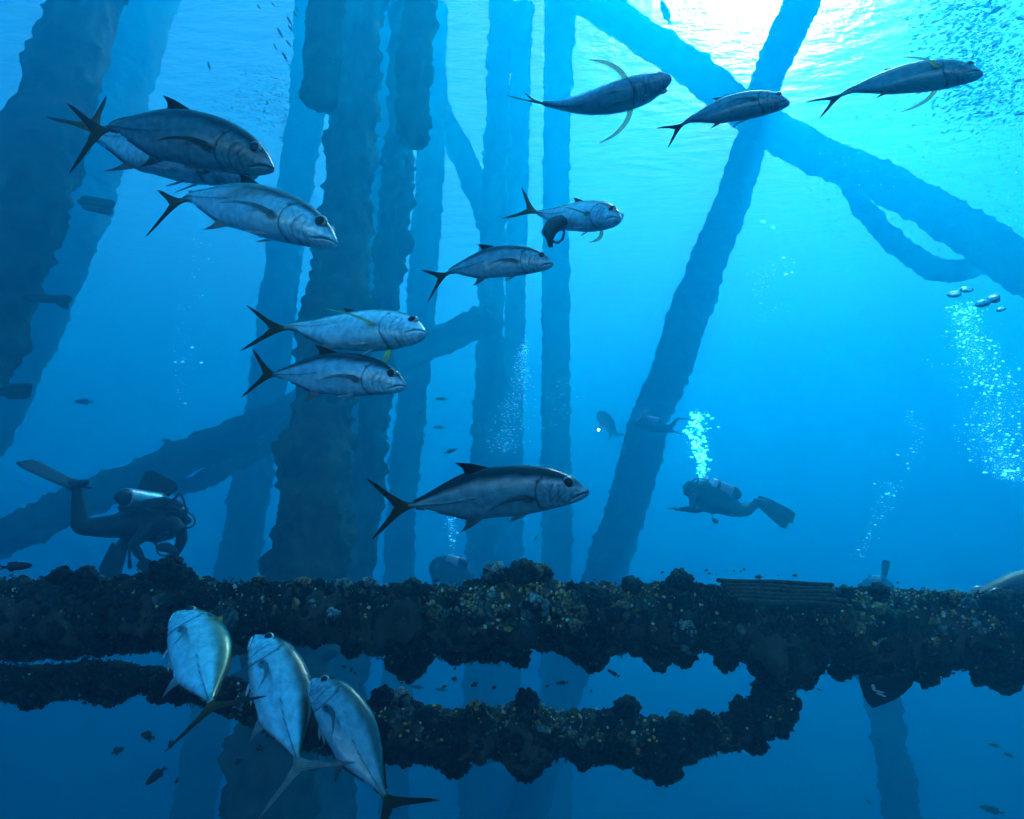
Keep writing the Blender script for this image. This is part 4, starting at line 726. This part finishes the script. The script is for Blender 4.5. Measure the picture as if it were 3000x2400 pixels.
b.tube([Z(1080, 640, dR + .12), Z(1190, 650, dR + .12), Z(1290, 650, dR + .12)], [.13, .1, .08], 18); b.tube([Z(1290, 650, dR + .12), Z(1400, 580, dR + .12), Z(1520, 520, dR + .12)], [.075, .06, .05], 16)
b.tube([Z(450, 470, dR - .2), Z(425, 560, dR - .24), Z(440, 650, dR - .26)], [.07, .058, .05], 14); b.tube([Z(440, 650, dR - .26), Z(330, 650, dR - .3), Z(230, 660, dR - .32)], [.052, .046, .034], 14)
hand(b, Z(230, 660, dR - .32), Z(100, 640, dR - .32) - Z(230, 660, dR - .32), CU, .21, .15)
b.tube([Z(620, 560, dR + .2), Z(600, 650, dR + .2), Z(480, 680, dR + .16), Z(330, 672, dR + .14)], [.07, .055, .048, .034], 14)
hand(b, Z(330, 672, dR + .14), Z(200, 662, dR + .14) - Z(330, 672, dR + .14), CU, .19, .3)
bo = b.build('body', M['suit'], dv); remesh(bo, .012)
bc = MB(); bc.tube([Z(560, 330, dR), Z(700, 400, dR), Z(900, 480, dR), Z(1000, 520, dR)], [.14, .19, .17, .12], 18); bc.tube([Z(620, 620, dR), Z(760, 680, dR)], [.08, .07], 12); bo = bc.build('vest', M['bcd'], dv); remesh(bo, .016)
tank(dv, Z(1085, 410, dR - .04), Z(700, 250, dR - .04), .105, True, (.72,))
MB().tube([Z(530, 130, dR), Z(650, 165, dR)], .03, 12).build('inflator', M['pale'], dv)
for pts in [[(500, 110), (510, 200), (470, 280)], [(640, 200), (520, 160), (440, 200), (370, 260)], [(640, 210), (560, 260), (480, 300), (400, 360)]]:
    MB().tube(catmull([Z(x, y, dR - .12) for x, y in pts], 14).tolist(), .014, 8).build('hose', M['hose'], dv)
MB().tube([Z(720, 720, dR - .1), Z(760, 820, dR - .1)], .008, 8).build('hose', M['hose'], dv)
MB().tube([Z(765, 830, dR - .1), Z(800, 850, dR - .1)], [.035, .04], 12).build('gauge_console', M['hose'], dv)
MB().ell(hd - CR * .09 - CU * .0, (CR * .03, CU * .05, CF * .08)).build('mask', M['glass'], dv); MB().ell(hd - CR * .085 - CU * .085, (CR * .03, CU * .03, CF * .04)).build('regulator', M['hose'], dv)
blade(Z(1500, 555, dR - .1), Z(1930, 880, dR - .16), CU * .9 + CR * .4 + CF * .3, .17, .25, .012, .03).build('swim_fin', M['rubber'], dv); blade(Z(1560, 530, dR + .12), Z(2020, 800, dR + .1), CU * .9 + CR * .4 + CF * .5, .17, .23, .012, .02).build('swim_fin', M['rubber'], dv)
MB().tube([Z(1420, 520, dR - .1), Z(1530, 570, dR - .1)], [.04, .07], 14).build('foot_pocket', M['rubber'], dv); MB().tube([Z(1500, 480, dR + .12), Z(1600, 560, dR + .12)], [.045, .07], 14).build('foot_pocket', M['rubber'], dv)
# --- half hidden diver behind the beam
Z = hz((1250, 1500, .116)); dC = 12.5
dv = empty('diver', Z(500, 1500, dC), 'hazy diver half hidden behind the beam under the largest jack, tank glinting', 'diver')
b = MB(); b.tube([Z(330, 1450, dC), Z(560, 1550, dC), Z(820, 1600, dC), Z(1000, 1660, dC)], [.2, .24, .21, .16], 18); hd = Z(240, 1340, dC); b.ell(hd, (CR * .11, CU * .12, CF * .1), 16, 12)
b.tube([Z(250, 1460, dC - .2), Z(180, 1600, dC - .25), Z(210, 1800, dC - .3)], [.08, .06, .05], 14); b.tube([Z(420, 1560, dC + .1), Z(400, 1750, dC + .1)], [.08, .06], 14); b.tube([Z(1000, 1660, dC), Z(1150, 1800, dC + .2), Z(1400, 1850, dC + .4)], [.14, .09, .06], 14)
hand(b, Z(210, 1800, dC - .3), -CU, CF, .18, .3); bo = b.build('body', M['suit'], dv); remesh(bo, .02)
bo = MB().tube([Z(380, 1300, dC), Z(560, 1350, dC), Z(820, 1450, dC)], [.15, .2, .16], 16).build('vest', M['bcd'], dv); tank(dv, Z(890, 1300, dC - .1), Z(480, 1190, dC - .05), .1, True, ())
MB().ell(hd - CR * .09, (CR * .03, CU * .05, CF * .08)).build('mask', M['glass'], dv)
blade(Z(1450, 1850, dC + .4), Z(1900, 1900, dC + .5), CF, .17, .22, .012).build('swim_fin', M['rubber'], dv)
# --- far diver in front of the slanting strut
Z = hz((1700, 1150, .2087)); dF = 19
dv = empty('diver', Z(1000, 480, dF), 'far diver silhouetted against the slanting strut with legs scissored', 'diver')
b = MB(); b.tube([Z(850, 420, dF), Z(1000, 480, dF), Z(1130, 500, dF)], [.15, .17, .13], 16); b.ell(Z(860, 430, dF), (CR * .1, CU * .11, CF * .09), 14, 10)
b.tube([Z(1130, 510, dF), Z(1230, 520, dF), Z(1300, 545, dF)], [.11, .085, .06], 14); b.tube([Z(1130, 505, dF), Z(1250, 490, dF), Z(1310, 440, dF), Z(1370, 370, dF)], [.11, .08, .06, .045], 14); b.tube([Z(870, 500, dF), Z(800, 470, dF), Z(770, 440, dF)], [.06, .05, .04], 12)
hand(b, Z(770, 440, dF), -CR, CF, .18, .3)
bo = b.build('body', M['suit'], dv); remesh(bo, .02); blade(Z(1370, 370, dF), Z(1540, 368, dF), CF, .16, .2, .02).build('swim_fin', M['rubber'], dv); blade(Z(1290, 540, dF), Z(1440, 595, dF), CF, .16, .2, .02).build('swim_fin', M['rubber'], dv)
tank(dv, Z(1120, 400, dF), Z(930, 370, dF), .09, True, ()); MB().tube([Z(790, 400, dF - .1), Z(860, 330, dF - .1), Z(925, 255, dF - .1)], [.02, .03, .045], 10).build('marker_tube', M['pale'], dv)
# --- faint diver with a torch
dG = 27
dv = empty('diver', Z(380, 430, dG), 'faintest diver left of the slanting strut with a lit torch', 'diver')
b = MB(); b.tube([Z(300, 330, dG), Z(370, 400, dG), Z(440, 500, dG)], [.22, .26, .18], 14); b.ell(Z(270, 370, dG), (CR * .12, CU * .13, CF * .1), 12, 10); b.tube([Z(440, 500, dG), Z(510, 600, dG), Z(600, 590, dG)], [.14, .09, .06], 12); b.tube([Z(400, 500, dG), Z(420, 580, dG), Z(405, 650, dG)], [.12, .08, .05], 12); b.tube([Z(300, 420, dG), Z(280, 480, dG), Z(262, 518, dG)], [.07, .055, .045], 12)
bo = b.build('body', M['suit'], dv); remesh(bo, .03); blade(Z(590, 585, dG), Z(690, 640, dG), CF, .18, .22, .02).build('swim_fin', M['rubber'], dv); tank(dv, Z(460, 420, dG), Z(360, 290, dG), .09, True, ())
m, t, N, B, K_ = newmat('torch_lens'); B.inputs['Emission Color'].default_value = (1, 1, .9, 1); B.inputs['Emission Strength'].default_value = 30
to = empty('torch', Z(256, 523, dG - .15), 'lit torch shining white in the hand of the faintest diver', 'torch'); MB().ell(Z(256, 523, dG - .2), (CR * .045, CU * .045, CF * .03)).build('lens', m, to); MB().tube([Z(257, 521, dG - .16), Z(262, 515, dG)], .035, 10).build('torch_body', M['hose'], to)
# --- diver below the beam line at right (fin up)
Z = hz((2000, 1200, .4638)); dH = 12
dv = empty('diver', Z(1250, 1120, dH), 'diver sunk behind the beam at right with only one fin raised', 'diver')
b = MB(); b.tube([Z(1180, 1100, dH), Z(1250, 1100, dH), Z(1300, 1130, dH)], [.12, .14, .12], 14); b.tube([Z(1290, 1120, dH), Z(1270, 1085, dH + .1), Z(1270, 1060, dH + .1)], [.09, .06, .05], 14); b.ell(Z(1140, 1125, dH), (CR * .1, CU * .1, CF * .1), 12, 10)
bo = b.build('body', M['suit'], dv); remesh(bo, .02); blade(Z(1270, 1065, dH + .1), Z(1287, 952, dH + .1), CR, .09, .155, .012).build('swim_fin', M['rubber'], dv); tank(dv, Z(1262, 1072, dH - .1), Z(1200, 1068, dH - .1), .06, True, ())

# ------------------------------------------------------------------ the water's own haze
hb = MB().box((0, 130, (SURF + .6 - 46) / 2), (Vector((220, 0, 0)), Vector((0, 160, 0)), Vector((0, 0, (SURF + .6 + 46) / 2))))
h = hb.build('haze', bpy.data.materials.new('haze'), smooth=False); h['kind'] = 'stuff'
m = h.data.materials[0]; m.use_nodes = True; nt = m.node_tree; nt.nodes.clear()
out = nt.nodes.new('ShaderNodeOutputMaterial'); pv = nt.nodes.new('ShaderNodeVolumePrincipled')
pv.inputs['Color'].default_value = (0, .61, .92, 1); pv.inputs['Density'].default_value = .051; pv.inputs['Anisotropy'].default_value = .57; pv.inputs['Absorption Color'].default_value = (0, 0, 0, 1)
nt.links.new(pv.outputs[0], out.inputs['Volume'])
